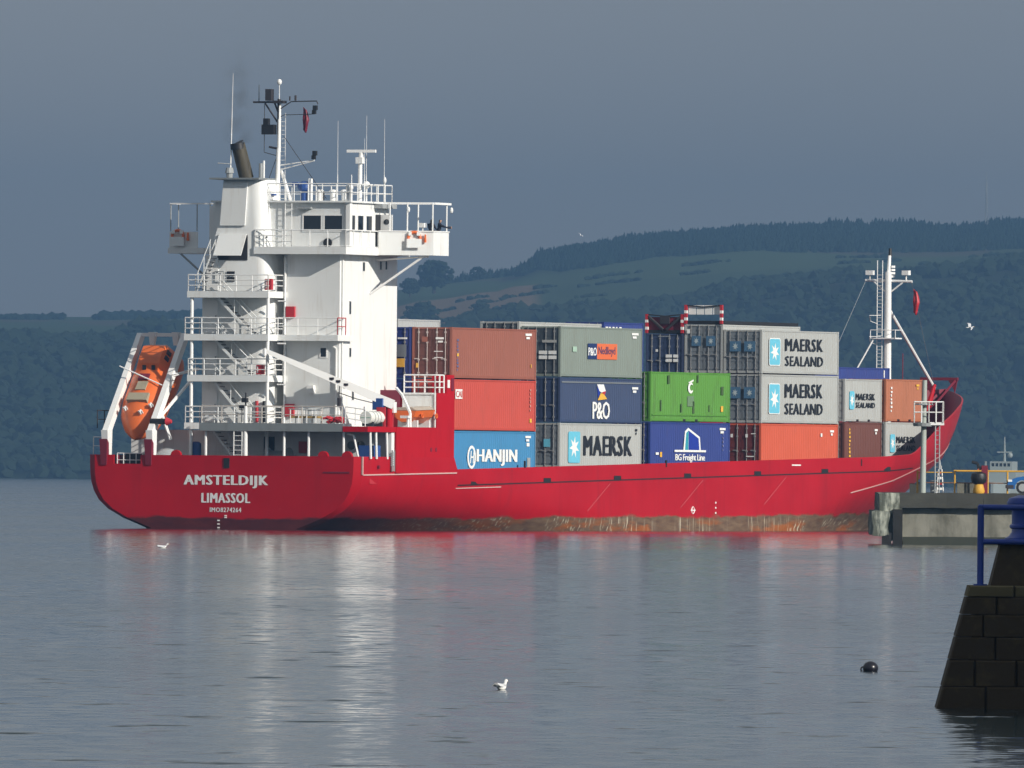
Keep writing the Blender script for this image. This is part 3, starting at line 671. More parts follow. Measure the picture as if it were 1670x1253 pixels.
rail([(.2, -7.0, 5.95), (.2, 1.6, 5.95)], .95, (.5,), 1.2, m=worn('weathered_rail', (0.5, 0.46, 0.42), (0.3, 0.12, 0.06), .6, .6))
rail([(.2, -8.4, 5.8), (.2, -7.2, 5.95)], .95, (.33, .66), .5)

# raised starboard block forward of the rescue boat
MB().prism([(4.05, 3.2), (12.2, 3.2), (12.2, 7.75), (9.7, 7.75), (9.7, 5.80), (4.05, 5.80)], -8.64, -8.46).build('side_plating', red, ship)
blk = bx('coaming_block', red, ship, 9.72, 12.15, -8.46, -5.2, 3.0, 7.72)
bx('after_bulkhead', white, blk, 9.64, 9.72, -8.46, -6.55, 5.80, 7.72)
bx('bulkhead_frame', wtrim, blk, 9.58, 9.66, -8.60, -6.5, 7.66, 7.76); bx('bulkhead_frame', wtrim, blk, 9.58, 9.66, -8.60, -8.52, 5.8, 7.66)
bx('bulkhead', maroon, blk, 9.6, 9.72, -6.4, -5.2, 6.8, 7.9)
rail([(11.0, -8.5, 7.76), (9.75, -8.5, 7.76), (9.75, -6.6, 7.76)], 1.0, (.3, .62), .55, .045, parent=blk)
twr = bx('lashing_tower', red, blk, 11.15, 12.2, -8.62, -7.7, 7.74, 8.78); bx('notice_plate', wtrim, twr, 11.2, 11.5, -8.66, -8.62, 8.05, 8.5)
bx('door_recess', maroon, twr, 11.75, 12.1, -8.65, -8.61, 7.9, 8.6)
for x in (8.95, 9.65): MB().tube((x, -8.655, 4.55), (x, -8.63, 4.55), .13, .13, 10).build('hawse_opening', maroon, ship)
MB().tube((1.9, -8.62 + .16, 3.55), (1.9, -8.56, 3.55), .1, .1, 8).build('deck_drain', maroon, ship)

# bridge
bd = MB().box(2.9, 11.9, -5.95, -.3, 15.45, 15.86).build('bridge_deck', white, ship)
bx('bridge_deck_port', white, bd, 4.6, 9.5, -.3, 3.0, 15.50, 15.86); bx('wing_deck_port', white, bd, 6.7, 9.4, 3.0, 6.7, 15.52, 15.84)
MB().hexa([(7.6, -5.9, 15.5), (8.6, -8.8, 15.5), (10.75, -8.8, 15.5), (10.75, -5.9, 15.5)], [(7.6, -5.9, 15.8), (8.6, -8.8, 15.8), (10.75, -8.8, 15.8), (10.75, -5.9, 15.8)]).build('wing_deck', white, bd)
wh = MB().box(3.8, 9.3, -5.76, 2.5, 15.86, 18.36).build('wheelhouse', white, ship)
bx('wheelhouse_roof', white, wh, 3.55, 9.5, -5.95, 2.65, 18.36, 18.46); bx('chart_room', white, wh, 6.0, 9.2, 2.5, 3.6, 15.86, 18.38)
for u in ((-4.02, -2.95), (-5.32, -4.24)): window(wh, 'X', 3.8, *u, 16.80, 17.62, .08)
for u in ((4.05, 4.52), (4.92, 5.68), (6.1, 6.88)): window(wh, 'Y', -5.76, *u, 16.82, 17.64, .07)
bx('doorway', dark_int, wh, 7.42, 8.1, -5.79, -5.75, 15.9, 17.75)
dr = bx('wing_door', wtrim, wh, 8.12, 8.18, -6.5, -5.78, 15.95, 17.75); MB().tube((8.10, -6.15, 17.35), (8.12, -6.15, 17.35), .16, .16, 12).build('door_window', glass, dr)
bx('eaves_lamp', steel, wh, 3.5, 3.8, -3.5, -2.6, 18.0, 18.1); bx('wing_awning', steel, wh, 7.2, 9.2, -6.3, -5.78, 18.1, 18.34)
MB().tube((3.78, -4.46, 16.1), (3.7, -4.46, 16.1), .26, .26, 16).build('round_hatch', black, wh)
bx('pilaster', wtrim, wh, 3.66, 4.0, -5.84, -5.6, 15.9, 19.2); MB().ell((3.85, -5.72, 19.2), .22, .22, .2).build('pilaster_cap', wtrim, wh)
rail([(4.6, -.35, 15.86), (2.95, -.35, 15.86), (2.95, -2.6, 15.86)], .95, (.33, .66), .5); rail([(2.95, -2.6, 15.86), (2.95, -5.9, 15.86), (7.5, -5.9, 15.86)], .95, (.05,), 1.2)
rail([(3.6, -.7, 18.46), (3.6, -5.9, 18.46), (9.4, -5.9, 18.46), (9.4, 2.5, 18.46)], .95, (.5,), .9)
for y in (-.9, -2.3):
    mb = MB()
    for x in (3.62, 3.62): pass
    for dy in (0, .4): mb.tube((3.6, y + dy, 15.9), (3.6, y + dy, 19.2), .025, n=5)
    for k in range(10): mb.tube((3.6, y, 16.1 + .3 * k), (3.6, y + .4, 16.1 + .3 * k), .018, n=4)
    mb.build('ladder', wtrim, wh)
# starboard wing: bulwark, canopy bar, posts
def plate(name, m, parent, poly, z0, z1, th=.08):
    mb = MB()
    for (xa, ya), (xb, yb) in zip(poly, poly[1:]):
        d = Vector((xb - xa, yb - ya, 0)).normalized(); nrm = Vector((-d.y, d.x, 0)) * th
        mb.hexa([(xa, ya, z0), (xb, yb, z0), (xb + nrm.x, yb + nrm.y, z0), (xa + nrm.x, ya + nrm.y, z0)], [(xa, ya, z1), (xb, yb, z1), (xb + nrm.x, yb + nrm.y, z1), (xa + nrm.x, ya + nrm.y, z1)])
    return mb.build(name, m, parent)
wing = plate('wing_bulwark', white, ship, [(7.45, -5.95), (8.6, -8.82), (10.78, -8.82)], 15.48, 16.80)
plate('bulwark_cap', wtrim, wing, [(7.4, -5.95), (8.55, -8.86), (10.8, -8.86)], 16.8, 16.86, .14)
plate('canopy_bar', wtrim, wing, [(8.0, -5.9), (8.75, -8.85), (11.05, -8.85)], 18.34, 18.46, .10)
bx('canopy_bar', wtrim, wing, 9.3, 11.0, -8.8, -5.9, 18.36, 18.42) if False else None
for x, y in ((7.75, -6.5), (8.15, -7.4), (8.62, -8.75), (10.6, -8.75), (10.6, -7.0)): MB().tube((x, y, 16.8), (x + .02, y, 18.4), .045, n=6).build('canopy_post', wtrim, wing)
MB().tube((8.7, -8.3, 15.5), (8.0, -5.22, 13.3), .07, n=8).build('wing_strut', wtrim, ship); MB().path([(8.9, -8.4, 15.42), (8.9, -5.2, 15.2)], .05).build('wing_strut', wtrim, ship)
MB().tube((8.72, -8.1, 16.8), (8.72, -8.1, 17.25), .04).box(8.55, 8.9, -8.25, -7.95, 17.05, 17.3).build('bridge_repeater', wtrim, wing)
for x, y in ((8.1, -7.45), (10.75, -8.95)): MB().ell((x - .1, y - .08, 18.05), .10, .10, .17, 8, 5).build('flood_lamp', wtrim, wing)
pw = plate('wing_bulwark_port', white, ship, [(8.0, 6.70), (6.9, 6.7), (6.75, 4.9)], 15.55, 16.75)
plate('canopy_bar', wtrim, pw, [(8.2, 6.7), (6.9, 6.7), (6.8, 3.6)], 18.3, 18.38)
for x, y in ((6.95, 6.65), (6.9, 5.0), (8.0, 6.65), (6.9, 4.2)): MB().tube((x, y, 16.8), (x, y, 18.35), .035, n=6).build('canopy_post', steel, pw)
MB().tube((6.8, 5.94, 15.5), (6.8, 4.0, 13.9), .06).build('wing_strut', steel, ship)
bx('signal_locker', wtrim, ship, 6.6, 7.4, 3.65, 4.1, 15.9, 18.2)

# signal mast
mx, my = 4.9, -.9
sm_ = MB().tube((mx, my + .12, 17.6), (mx, my + .02, 21.4), .17, .12, 10).tube((mx, my, 21.2), (mx, my - .02, 24.1), .11, .09, 10).tube((mx + .6, my - .5, 18.4), (mx + .1, my - .12, 20.2), .10, .09, 8).build('signal_mast', wtrim, ship)
dk = mat('mast_dark_paint', (0.03, 0.026, 0.03), .6)
MB().tube((mx, my + .02, 22.2), (mx, my, 24.2), .10, .10, 8).box(mx - .25, mx + .25, my - .35, my + .3, 23.95, 24.1).build('mast_top', dk, sm_)
MB().path([(mx, my + 1.6, 24.02), (mx, my + .3, 24.02), (mx, my, 23.3)], .055).path([(mx, my + .9, 24.0), (mx, my + .1, 22.9)], .05).build('yard', dk, sm_)
MB().path([(mx, my, 23.6), (mx, my - .75, 24.05), (mx, my - 2.3, 24.08), (mx, my - 2.38, 23.9)], .032).path([(mx, my - .1, 23.2), (mx, my - .3, 23.3), (mx, my - 2.2, 23.35)], .02).build('yard', dk, sm_)
MB().tube((mx, my + 1.25, 24.05), (mx, my + 1.25, 25.0), .03, .015, 5).box(mx - .2, mx + .2, my + .42, my + .78, 24.1, 24.75).tube((mx, my - .65, 24.1), (mx, my - .65, 24.35), .05).tube((mx, my - 1.0, 24.1), (mx, my - 1.0, 24.4), .07).build('mast_fittings', dk, sm_)
MB().tube((mx, my, 24.1), (mx, my, 25.0), .025, .02, 5).ell((mx, my, 25.15), .14, .14, .17, 10, 6).build('mast_head_light', wtrim, sm_)
MB().box(mx - .3, mx + .1, my + .2, my + .95, 22.2, 22.75).box(mx - .3, mx, my + .55, my + .85, 22.7, 23.1).build('loud_hailer', black, sm_)
MB().tube((mx, my - .02, 20.45), (mx, my - 2.2, 20.75), .035).tube((mx, my - .02, 20.2), (mx, my - 2.2, 20.72), .03).build('lamp_arm', wtrim, sm_)
for z, y in ((20.8, -2.15), (23.35, -2.15)): MB().box(mx - .1, mx + .1, my + y - .1, my + y + .1, z, z + .22).box(mx - .1, mx + .1, my + y - .18, my + y + .05, z + .22, z + .48).build('signal_lamp', black, sm_)
MB().path([(mx, my + .9, 23.9), (mx, my + .9, 21.2), (mx, my + .1, 21.0)], .02).tube((mx, my + .6, 21.5), (mx, my + .05, 21.4), .06).build('aerial_wire', dk, sm_)
mb = MB()
for k in range(20): mb.tube((mx + .1, my - .35, 18.6 + k * .24), (mx + .1, my - .12, 18.6 + k * .24), .018, n=4)
mb.tube((mx + .1, my - .35, 18.5), (mx + .1, my - .35, 23.4), .018, n=4).build('ladder', wtrim, sm_)
MB().path([(mx, my - .3, 22.1), (mx - .6, my - 3.2, 18.6)], .02).path([(mx, my + .1, 21.0), (mx - .2, my + .7, 19.2)], .018).build('stay', dk, sm_)
# radar mast, aerials and deck gear on the wheelhouse roof
rm = MB().tube((6.5, -5.2, 18.46), (6.5, -5.2, 20.95), .13, .12, 10).box(6.3, 6.7, -5.4, -5.0, 20.6, 20.95).tube((6.5, -5.25, 20.95), (6.5, -5.25, 21.22), .14, .14, 10).build('radar_mast', wtrim, ship)
MB().hexa([(6.4, -6.15, 21.22), (6.6, -6.15, 21.22), (6.6, -4.40, 21.22), (6.4, -4.40, 21.22)], [(6.43, -6.15, 21.38), (6.57, -6.15, 21.38), (6.57, -4.4, 21.38), (6.43, -4.4, 21.38)]).build('radar_scanner', wtrim, rm)
for x, y, z0, z1 in ((6.5, -3.82, 18.46, 23.0), (6.8, -5.45, 18.46, 23.3), (6.5, -6.68, 18.46, 23.1), (5.5, -5.9, 18.46, 22.0), (6, -4.9, 18.46, 19.9)):
    MB().tube((x, y, z0), (x, y, z0 + 1.5), .03, .025, 5).tube((x, y, z0 + 1.5), (x, y, z1), .016, .008, 5).build('whip_aerial', wtrim, ship)
MB().tube((6.5, -5.6, 18.46), (6.5, -5.6, 19.2), .05).ell((6.5, -5.6, 19.4), .2, .2, .22, 10, 6).build('satellite_dome', wtrim, ship, smooth=True)
MB().tube((6.5, -6.7, 19.3), (6.5, -6.7, 19.5), .04).ell((6.5, -6.72, 19.65), .1, .1, .2, 8, 5).build('satellite_dome', wtrim, ship, smooth=True)
MB().tube((6.4, -1.85, 18.46), (6.4, -1.85, 18.95), .22, .22, 10).ell((6.4, -1.85, 19.3), .42, .42, .32, 12, 7).box(6.2, 6.6, -1.5, -1.15, 19.35, 19.55).build('magnetic_compass', blue_kit, ship, smooth=False)
MB().tube((6.2, -2.35, 18.46), (6.2, -2.35, 19.75), .07, .07, 8).tube((6.2, -2.2, 18.46), (6.2, -2.2, 19.75), .04, .04, 8).build('vent_pipe', wtrim, ship)
for y in (-3.4, -4.2, -4.9): MB().tube((5.0, y, 18.46), (5.0, y, 18.95), .16, .16, 10).ell((5.0, y, 19.0), .24, .24, .12, 10, 5).build('mushroom_vent', wtrim, ship)
MB().tube((4.2, -3.95, 18.5), (4.2, -3.95, 19.0), .09).build('roof_lamp', black, ship)
rail([(5.3, .1, 18.46), (5.3, 2.5, 18.46)], .95, (.5,), .8)

# stores crane
cr = MB().tube((4.2, -8.1, 5.8), (4.2, -8.1, 7.0), .2, .18, 12).build('crane_pedestal', red, ship)
def beam(a, b, w0, h0, w1, h1):
    a, b = Vector(a), Vector(b); d = (b - a).normalized(); s_ = d.cross(Vector((0, 0, 1))).normalized(); u = s_.cross(d)
    r = lambda p, w, h: [p - s_ * w - u * h, p + s_ * w - u * h, p + s_ * w + u * h, p - s_ * w + u * h]
    return MB().loft([r(a, w0, h0), r(b, w1, h1)])
bo = beam((4.25, -8.35, 7.05), (1.3, -1.75, 10.02), .17, .26, .09, .12).build('crane_boom', wtrim, ship)
MB().tube((1.3, -1.75, 9.75), (1.3, -1.75, 10.1), .12, .12, 8).build('boom_head', wtrim, bo)
for f in (.36, .42, .47): c = Vector((4.25, -8.35, 7.05)).lerp(Vector((1.3, -1.75, 10.02)), f); MB().box(c.x - .22, c.x - .12, c.y - .12, c.y + .12, c.z - .02, c.z + .1).build('boom_opening', dk, bo)
MB().path([(3.0, -5.6, 8.1), (3.05, -5.55, 7.4)], .03).box(2.95, 3.15, -5.62, -5.48, 6.9, 7.4).path([(3.05, -5.5, 7.7), (3.6, -6.4, 7.35), (4.1, -7.8, 7.0)], .025).build('hook_block', dk, bo)
bx('crane_motor', blue_kit, cr, 3.7, 4.3, -7.9, -7.3, 6.75, 7.4); bx('crane_cab', wtrim, cr, 4.3, 4.7, -8.35, -7.8, 6.6, 7.2)
bx('crane_frame', safety_red, cr, 3.6, 3.75, -8.1, -7.6, 5.8, 6.9); bx('crane_frame', safety_red, cr, 4.7, 4.85, -8.1, -7.6, 5.8, 6.9)
# boat davit arm
MB().path([(6.5, -8.4, 5.8), (6.5, -8.4, 6.6), (6.5, -7.9, 7.6), (6.6, -7.5, 8.0)], .09).build('davit', wtrim, ship)
MB().box(6.0, 6.4, -8.5, -8.0, 6.3, 6.45).tube((6.3, -8.35, 5.8), (6.3, -8.35, 6.4), .08).build('davit_winch', wtrim, ship)

# stern ramp for the free-fall lifeboat
def ramp_leg(y):
    mb = MB()
    mb.hexa([(-.30, y - .17, 5.4), (.15, y - .17, 5.2), (.15, y + .17, 5.2), (-.30, y + .17, 5.4)], [(4.35, y - .15, 11.0), (4.75, y - .15, 10.75), (4.75, y + .15, 10.75), (4.35, y + .15, 11.0)])
    mb.hexa([(-.15, y - .17, 4.1), (.35, y - .17, 4.1), (.35, y + .17, 4.1), (-.15, y + .17, 4.1)], [(-.32, y - .20, 5.5), (.35, y - .20, 5.5), (.35, y + .20, 5.5), (-.32, y + .20, 5.5)])
    return mb.build('ramp_leg', wtrim, ship)
for y in (7.35, 4.6):
    lg = ramp_leg(y); MB().hexa([(-.36, y - .17, 3.55), (.0, y - .17, 3.55), (.0, y + .17, 3.55), (-.36, y + .17, 3.55)], [(-.45, y - .24, 5.0), (-.2, y - .24, 4.8), (-.2, y + .24, 4.8), (-.45, y + .24, 5.0)]).build('leg_bracket', maroon, lg)
bx('ramp_crossbar', wtrim, ship, 4.4, 4.6, 4.5, 7.4, 10.8, 11.0)
for y in (6.55, 5.1): MB().hexa([(4.3, y - .12, 10.3), (4.5, y - .12, 10.3), (4.5, y + .12, 10.3), (4.3, y + .12, 10.3)], [(4.2, y - .2, 11.05), (4.65, y - .2, 11.05), (4.65, y + .2, 11.05), (4.2, y + .2, 11.05)]).build('hoist_block', wtrim, ship)
MB().tube((2.6, 4.5, 8.6), (4.4, 3.7, 9.0), .09).tube((.9, 4.5, 6.2), (3.2, 3.4, 8.6), .10).tube((1.2, 4.5, 6.4), (1.5, 4.1, 5.0), .10).build('ramp_brace', wtrim, ship)
MB().tube((.2, 4.72, 6.0), (.2, 3.6, 6.0), .17, .17, 12).build('roller', black, ship); MB().tube((.2, 3.75, 6.0), (.2, 3.45, 6.0), .24, .1, 12).build('roller', safety_red, ship)
MB().tube((2.0, 7.5, 9.1), (2.0, 4.5, 7.9), .04).build('tie_rod', wtrim, ship)
rail([(.1, 8.2, 4.1), (.1, 7.6, 4.1)], 1.0, (.5,), .6); rail([(.05, 6.7, 3.45), (.05, 5.15, 3.45)], .75, (.5,), .4, .028)
rail([(2.5, 8.2, 5.6), (.6, 8.2, 5.6)], 1.0, (.5,), .9, m=dk)
MB().box(.5, 2.8, 5.4, 6.4, 2.6, 4.2).build('deck_locker', dark_int, ship)

# foremast and forecastle gear
fm = MB().tube((99.7, 0, 5.5), (99.7, 0, 15.9), .25, .20, 12).tube((99.75, 0, 15.8), (99.9, 0, 16.9), .12, .1, 8).build('foremast', wtrim, ship)
MB().tube((100.0, 0, 16.85), (100.0, 0, 17.35), .11, .09, 8).build('mast_head_light', black, fm)
MB().tube((99.8, 1.55, 15.38), (99.8, -1.55, 15.30), .08, n=6).tube((99.8, 1.0, 15.3), (99.7, .1, 14.6), .05).tube((99.8, -1.0, 15.3), (99.7, -.1, 14.6), .05).build('cross_arm', wtrim, fm)
for y in (1.25, -1.15): MB().box(99.6, 100.0, y - .22, y + .22, 15.7, 15.98).tube((99.8, y, 15.3), (99.8, y, 15.7), .05).build('flood_lamp', wtrim, fm)
for i in range(4): MB().tube((99.95, -.15, 15.55 + i * .2), (99.95, -.15, 15.68 + i * .2), .2, .2, 10).build('light_box', wtrim, fm)
mb = MB()
for k in range(46): mb.tube((99.5, .32, 5.8 + k * .22), (99.5, .62, 5.8 + k * .22), .02, n=4)
for y in (.30, .64): mb.tube((99.5, y, 5.6), (99.5, y, 16.6), .028, n=5)
for z in (9.9, 11.9, 13.2): mb.path([(99.3, .3, z), (98.9, .9, z), (99.3, 1.0, z - .35), (99.5, .64, z - .5)], .022, 4)
mb.build('ladder', wtrim, fm)
MB().box(99.2, 100.3, -.7, .95, 11.75, 11.83).path([(99.2, .95, 12.3), (99.2, -.7, 12.3), (100.3, -.7, 12.3)], .025).tube((99.2, .95, 11.8), (99.2, .95, 12.3), .025).tube((99.2, -.7, 11.8), (99.2, -.7, 12.3), .025).build('mast_platform', wtrim, fm)
MB().tube((99.8, 0, 13.65), (107.6, 0, 8.8), .10, .10, 8).build('mast_strut', wtrim, ship); MB().tube((99.3, .8, 11.7), (98.6, 2.0, 9.2), .05).build('mast_strut', wtrim, ship)
MB().tube((99.8, 1.55, 15.3), (92.5, 1.5, 9.0), .014, n=4).tube((99.8, -1.5, 15.3), (108.5, .4, 9.0), .014, n=4).build('rigging_wire', steel, ship)
gf = MB().box(108.3, 108.5, -1.25, 1.25, 9.28, 9.46).tube((106.0, -.35, 7.4), (108.4, -1.1, 9.3), .08).tube((106.0, .35, 7.4), (108.4, 1.1, 9.3), .08).build('bow_frame', maroon, ship)
MB().prism([(-1.25, 9.42), (-.55, 9.42), (-1.0, 8.7), (-1.05, 8.5)], 0, .12).build('gusset', maroon, gf).matrix_local = Matrix.Translation((108.45, 0, 0)) @ Matrix.Rotation(rad(90), 4, 'Z')
MB().prism([(1.25, 9.42), (.75, 9.42), (.2, 8.4), (1.25, 8.4)], 0, .12).build('gusset', maroon, gf).matrix_local = Matrix.Translation((108.45, 0, 0)) @ Matrix.Rotation(rad(90), 4, 'Z')
MB().box(101.6, 102.8, -1.1, .9, 5.6, 6.6).tube((102.2, -1.4, 7.0), (102.2, 1.2, 7.0), .5, .5, 12).tube((106.0, -.1, 7.2), (106.9, -.3, 9.0), .22, .1, 8).build('anchor_windlass', red, ship)
MB().tube((103.5, .5, 5.6), (103.5, .5, 10.9), .03).build('flag_staff', maroon, ship)

# ------------------------------------------------------------------ containers
CW = 2.438; HY = CW / 2
CM = {}
def c_frame(L_, h):
    k = ('frame', L_, h)
    if k not in CM:
        mb = MB()
        for x in (0, L_ - .13):
            for y in (-HY, HY - .13): mb.box(x, x + .13, y, y + .13, .12, h - .12)
            mb.box(x + .015, x + .115, -HY + .13, HY - .13, .02, .16); mb.box(x + .015, x + .115, -HY + .13, HY - .13, h - .12, h - .02)
            for y in (-HY - .004, HY - .166):
                for z in (0, h - .12): mb.box(x - .004 if x == 0 else x - .04, x + .17 if x == 0 else x + .134, y, y + .17, z, z + .12)
        for y in (-HY + .012, HY - .09):
            mb.box(.17, L_ - .17, y, y + .078, .03, .17); mb.box(.17, L_ - .17, y, y + .078, h - .10, h - .015)
        CM[k] = mb
    return CM[k]
def c_side(L_, h, s_):
    k = ('side', L_, h, s_)
    if k not in CM:
        n = round((L_ - .3) / .28); p = (L_ - .3) / n; pts = []
        for i in range(n):
            x = .15 + i * p; pts += [(x, .0), (x + .28 * p, .0), (x + .5 * p, .036), (x + .78 * p, .036)]
        pts.append((L_ - .15, 0))
        vs = [(x, s_ * (HY - .022 - d), z) for z in (.17, h - .10) for x, d in pts]; m_ = len(pts)
        CM[k] = MB().add(vs, [(i, i + 1, m_ + i + 1, m_ + i) for i in range(m_ - 1)])
    return CM[k]
def c_roof(L_, h):
    k = ('roof', L_, h)
    if k not in CM:
        n = round((L_ - .3) / .42); vs = []
        xs_ = []
        for i in range(n):
            x = .15 + i * (L_ - .3) / n; q = (L_ - .3) / n; xs_ += [(x, h - .03), (x + .3 * q, h - .03), (x + .5 * q, h - .012), (x + .8 * q, h - .012)]
        xs_.append((L_ - .15, h - .03)); m_ = len(xs_)
        CM[k] = MB().add([(x, y, z) for y in (-HY + .08, HY - .08) for x, z in xs_], [(i, i + 1, m_ + i + 1, m_ + i) for i in range(m_ - 1)])
        CM[k].box(.1, L_ - .1, -HY + .1, HY - .1, .08, .15)
    return CM[k]
def c_door(h, s_):
    k = ('door', h, s_)
    if k not in CM:
        mb = MB(); y0, y1 = (.015, HY - .14) if s_ > 0 else (-HY + .14, -.015); z0, z1 = .17, h - .13
        zz = [z0 + (z1 - z0) * i / 5 for i in range(6)]
        for a, b in zip(zz, zz[1:]):
            mb.box(.05, .09, y0, y1, a, b - .0); mb.box(.032, .05, y0 + .06, y1 - .06, a + .07, b - .05)
        mb.box(.024, .05, y0, y0 + .04, z0, z1); mb.box(.024, .05, y1 - .04, y1, z0, z1)
        CM[k] = mb
    return CM[k]
def c_rods(h):
    k = ('rods', h)
    if k not in CM:
        mb = MB(); CM[k] = mb
        mb.tube((.0, 0, .05), (.0, 0, h - .05), .024, n=6)
        for z in (.3, h * .36, h * .7, h - .3): mb.box(-.03, .04, -.05, .05, z - .05, z + .05)
        mb.box(-.045, -.01, 0, .26, h * .37, h * .37 + .06)
    return CM[k]
CMESH = {}
def cm(mb, key, m, sharp=True):
    k = (key, m.name)
    if k not in CMESH: CMESH[k] = mb.mesh(key[0] + '_mesh', m)
    return CMESH[k]
cseed = [0.0]
def cpaint(name, rgb, rust=.3, dirt=(0.10, 0.06, 0.04)):
    cseed[0] += 3.7
    return worn('container_' + name, rgb, dirt, rust, .55, streak=(1.0, 1.0, .22), scale=1.5, seed=cseed[0], fade=.09, lo=.54, hi=.80)
ROD = mat('door_gear_steel', (0.22, 0.22, 0.22), .5)
CONT_GROUP = 'shipping containers stacked on the ship'
def container(X0, yf, z0, L_, h, paint, label, end=None, pockets=False, doors=True, rod=ROD):
    """yf = Y of the starboard face; the thing's origin is its after starboard bottom corner line, centred"""
    t = empty('shipping_container', label, 'container', SHIP @ Matrix.Translation((X0, yf + HY, z0)), CONT_GROUP)
    end = end or paint
    link('frame', cm(c_frame(L_, h), ('frame', L_, h), paint), t)
    for s_ in (-1, 1): link('side_panel', cm(c_side(L_, h, s_), ('side', L_, h, s_), paint), t)
    link('roof', cm(c_roof(L_, h), ('roof', L_, h), paint), t)
    for s_ in (-1, 1):
        d = link('door', cm(c_door(h, s_), ('door', h, s_), end), t)
        for y in ((.30, .82) if s_ > 0 else (-.30, -.82)):
            r = link('lock_rod', cm(c_rods(h), ('rods', h), rod), d); r.location = (0, y, 0)
    MB().box(L_ - .10, L_ - .05, -HY + .12, HY - .12, .16, h - .11).build('end_wall', paint, t)
    if pockets:
        for x in (L_ / 2 - 1.1, L_ / 2 + .75): MB().box(x, x + .36, -HY - .003, -HY + .05, .035, .15).build('fork_pocket', black, t)
    return t
YS = -HY - .012
face = lambda u, v: (u, YS, v)
doorf = lambda u, v: (-.012, -u, v)
def decal(parent, m, poly, name='painted_mark', fn=face, lift=0.0):
    pts = [fn(u, v) for u, v in poly]
    if lift: pts = [(p[0] - (lift if fn is doorf else 0), p[1] - (0 if fn is doorf else lift), p[2]) for p in pts]
    return MB().add(pts, [tuple(range(len(pts)))]).build(name, m, parent, fix=False)
def rect(u0, u1, v0, v1, r=0.0):
    if not r: return [(u0, v0), (u1, v0), (u1, v1), (u0, v1)]
    out = []
    for cx_, cy_, a0 in ((u1 - r, v0 + r, -90), (u1 - r, v1 - r, 0), (u0 + r, v1 - r, 90), (u0 + r, v0 + r, 180)):
        out += [(cx_ + r * math.cos(rad(a0 + a)), cy_ + r * math.sin(rad(a0 + a))) for a in (0, 22, 45, 68, 90)]
    return out
def star(cu, cv, rx, rz, n=7, inner=.42, rot=0.12):
    return [(cu + rx * (1 if i % 2 == 0 else inner) * math.sin(math.pi * i / n + rot), cv + rz * (1 if i % 2 == 0 else inner) * math.cos(math.pi * i / n + rot)) for i in range(2 * n)]
sign_blue = mat('logo_light_blue', (0.14, 0.50, 0.66), .5); sign_black = mat('black_lettering', (0.012, 0.014, 0.02), .55); sign_white = mat('logo_white', (0.80, 0.81, 0.80), .5)
sign_yel = mat('logo_yellow', (0.75, 0.42, 0.05), .5); sign_navy = mat('logo_navy', (0.012, 0.03, 0.12), .5); sign_orange = mat('logo_orange', (0.70, 0.15, 0.05), .5)
teal = mat('logo_teal', (0.03, 0.30, 0.38), .5); roy = mat('logo_royal_blue', (0.012, 0.035, 0.30), .5)
def star_box(t, u0, u1, v0, v1, edge=True):
    if edge: decal(t, sign_white, rect(u0 - .06, u1 + .06, v0 - .05, v1 + .05, .16), 'logo_border')
    decal(t, sign_blue, rect(u0, u1, v0, v1, .14), 'logo_panel', lift=.006)
    decal(t, sign_white, star((u0 + u1) / 2, (v0 + v1) / 2, (u1 - u0) * .42, (v1 - v0) * .36), 'star_emblem', lift=.012)
def code_marks(t, u0, v1, m=None, n=2, w=.55, small=True):
    for i in range(n): decal(t, m or sign_white, rect(u0 + .12 * i, u0 + w * (1 - .3 * i), v1 - .13 - .19 * i, v1 - .19 * i), 'code_marking')
def speckle(t, u, v0, v1, m, w=.11, step=.20):
    v = v0; k = 0
    while v < v1:
        hh = step * (.55 + .3 * ((k * 7) % 5) / 5); decal(t, m, rect(u, u + w * (.6 + .4 * ((k * 3) % 4) / 3), v, v + hh), 'code_marking'); v += step * 1.15; k += 1
def door_patch(t, specs):
    for u0, u1, v0, v1, m in specs: decal(t, m, rect(u0, u1, v0, v1), 'door_marking', doorf, .05)
P = dict(
    grey=cpaint('grey', (0.37, 0.38, 0.37), .22), green_grey=cpaint('green_grey', (0.19, 0.225, 0.20), .25), hblue=cpaint('bright_blue', (0.045, 0.205, 0.40), .2),
    red=cpaint('light_red', (0.47, 0.062, 0.043), .25), brown=cpaint('brick_brown', (0.27, 0.090, 0.062), .35), navy=cpaint('navy', (0.035, 0.055, 0.12), .2), green=cpaint('green', (0.085, 0.25, 0.035), .75, (0.05, 0.06, 0.03)),
    royal=cpaint('royal_blue', (0.022, 0.042, 0.20), .2), orange=cpaint('orange', (0.52, 0.088, 0.042), .2), tan=cpaint('orange_brown', (0.38, 0.135, 0.07), .4), choc=cpaint('chocolate', (0.13, 0.045, 0.035), .4),
    doorgrey=cpaint('door_grey', (0.17, 0.19, 0.21), .3), dkdoor=cpaint('dark_door', (0.06, 0.075, 0.09), .3), maroondoor=cpaint('maroon_door', (0.13, 0.022, 0.022), .4))
STD, HC, L40, L20 = 2.591, 2.896, 12.192, 6.058
YR = [-8.3 + 2.5 * i for i in range(7)]
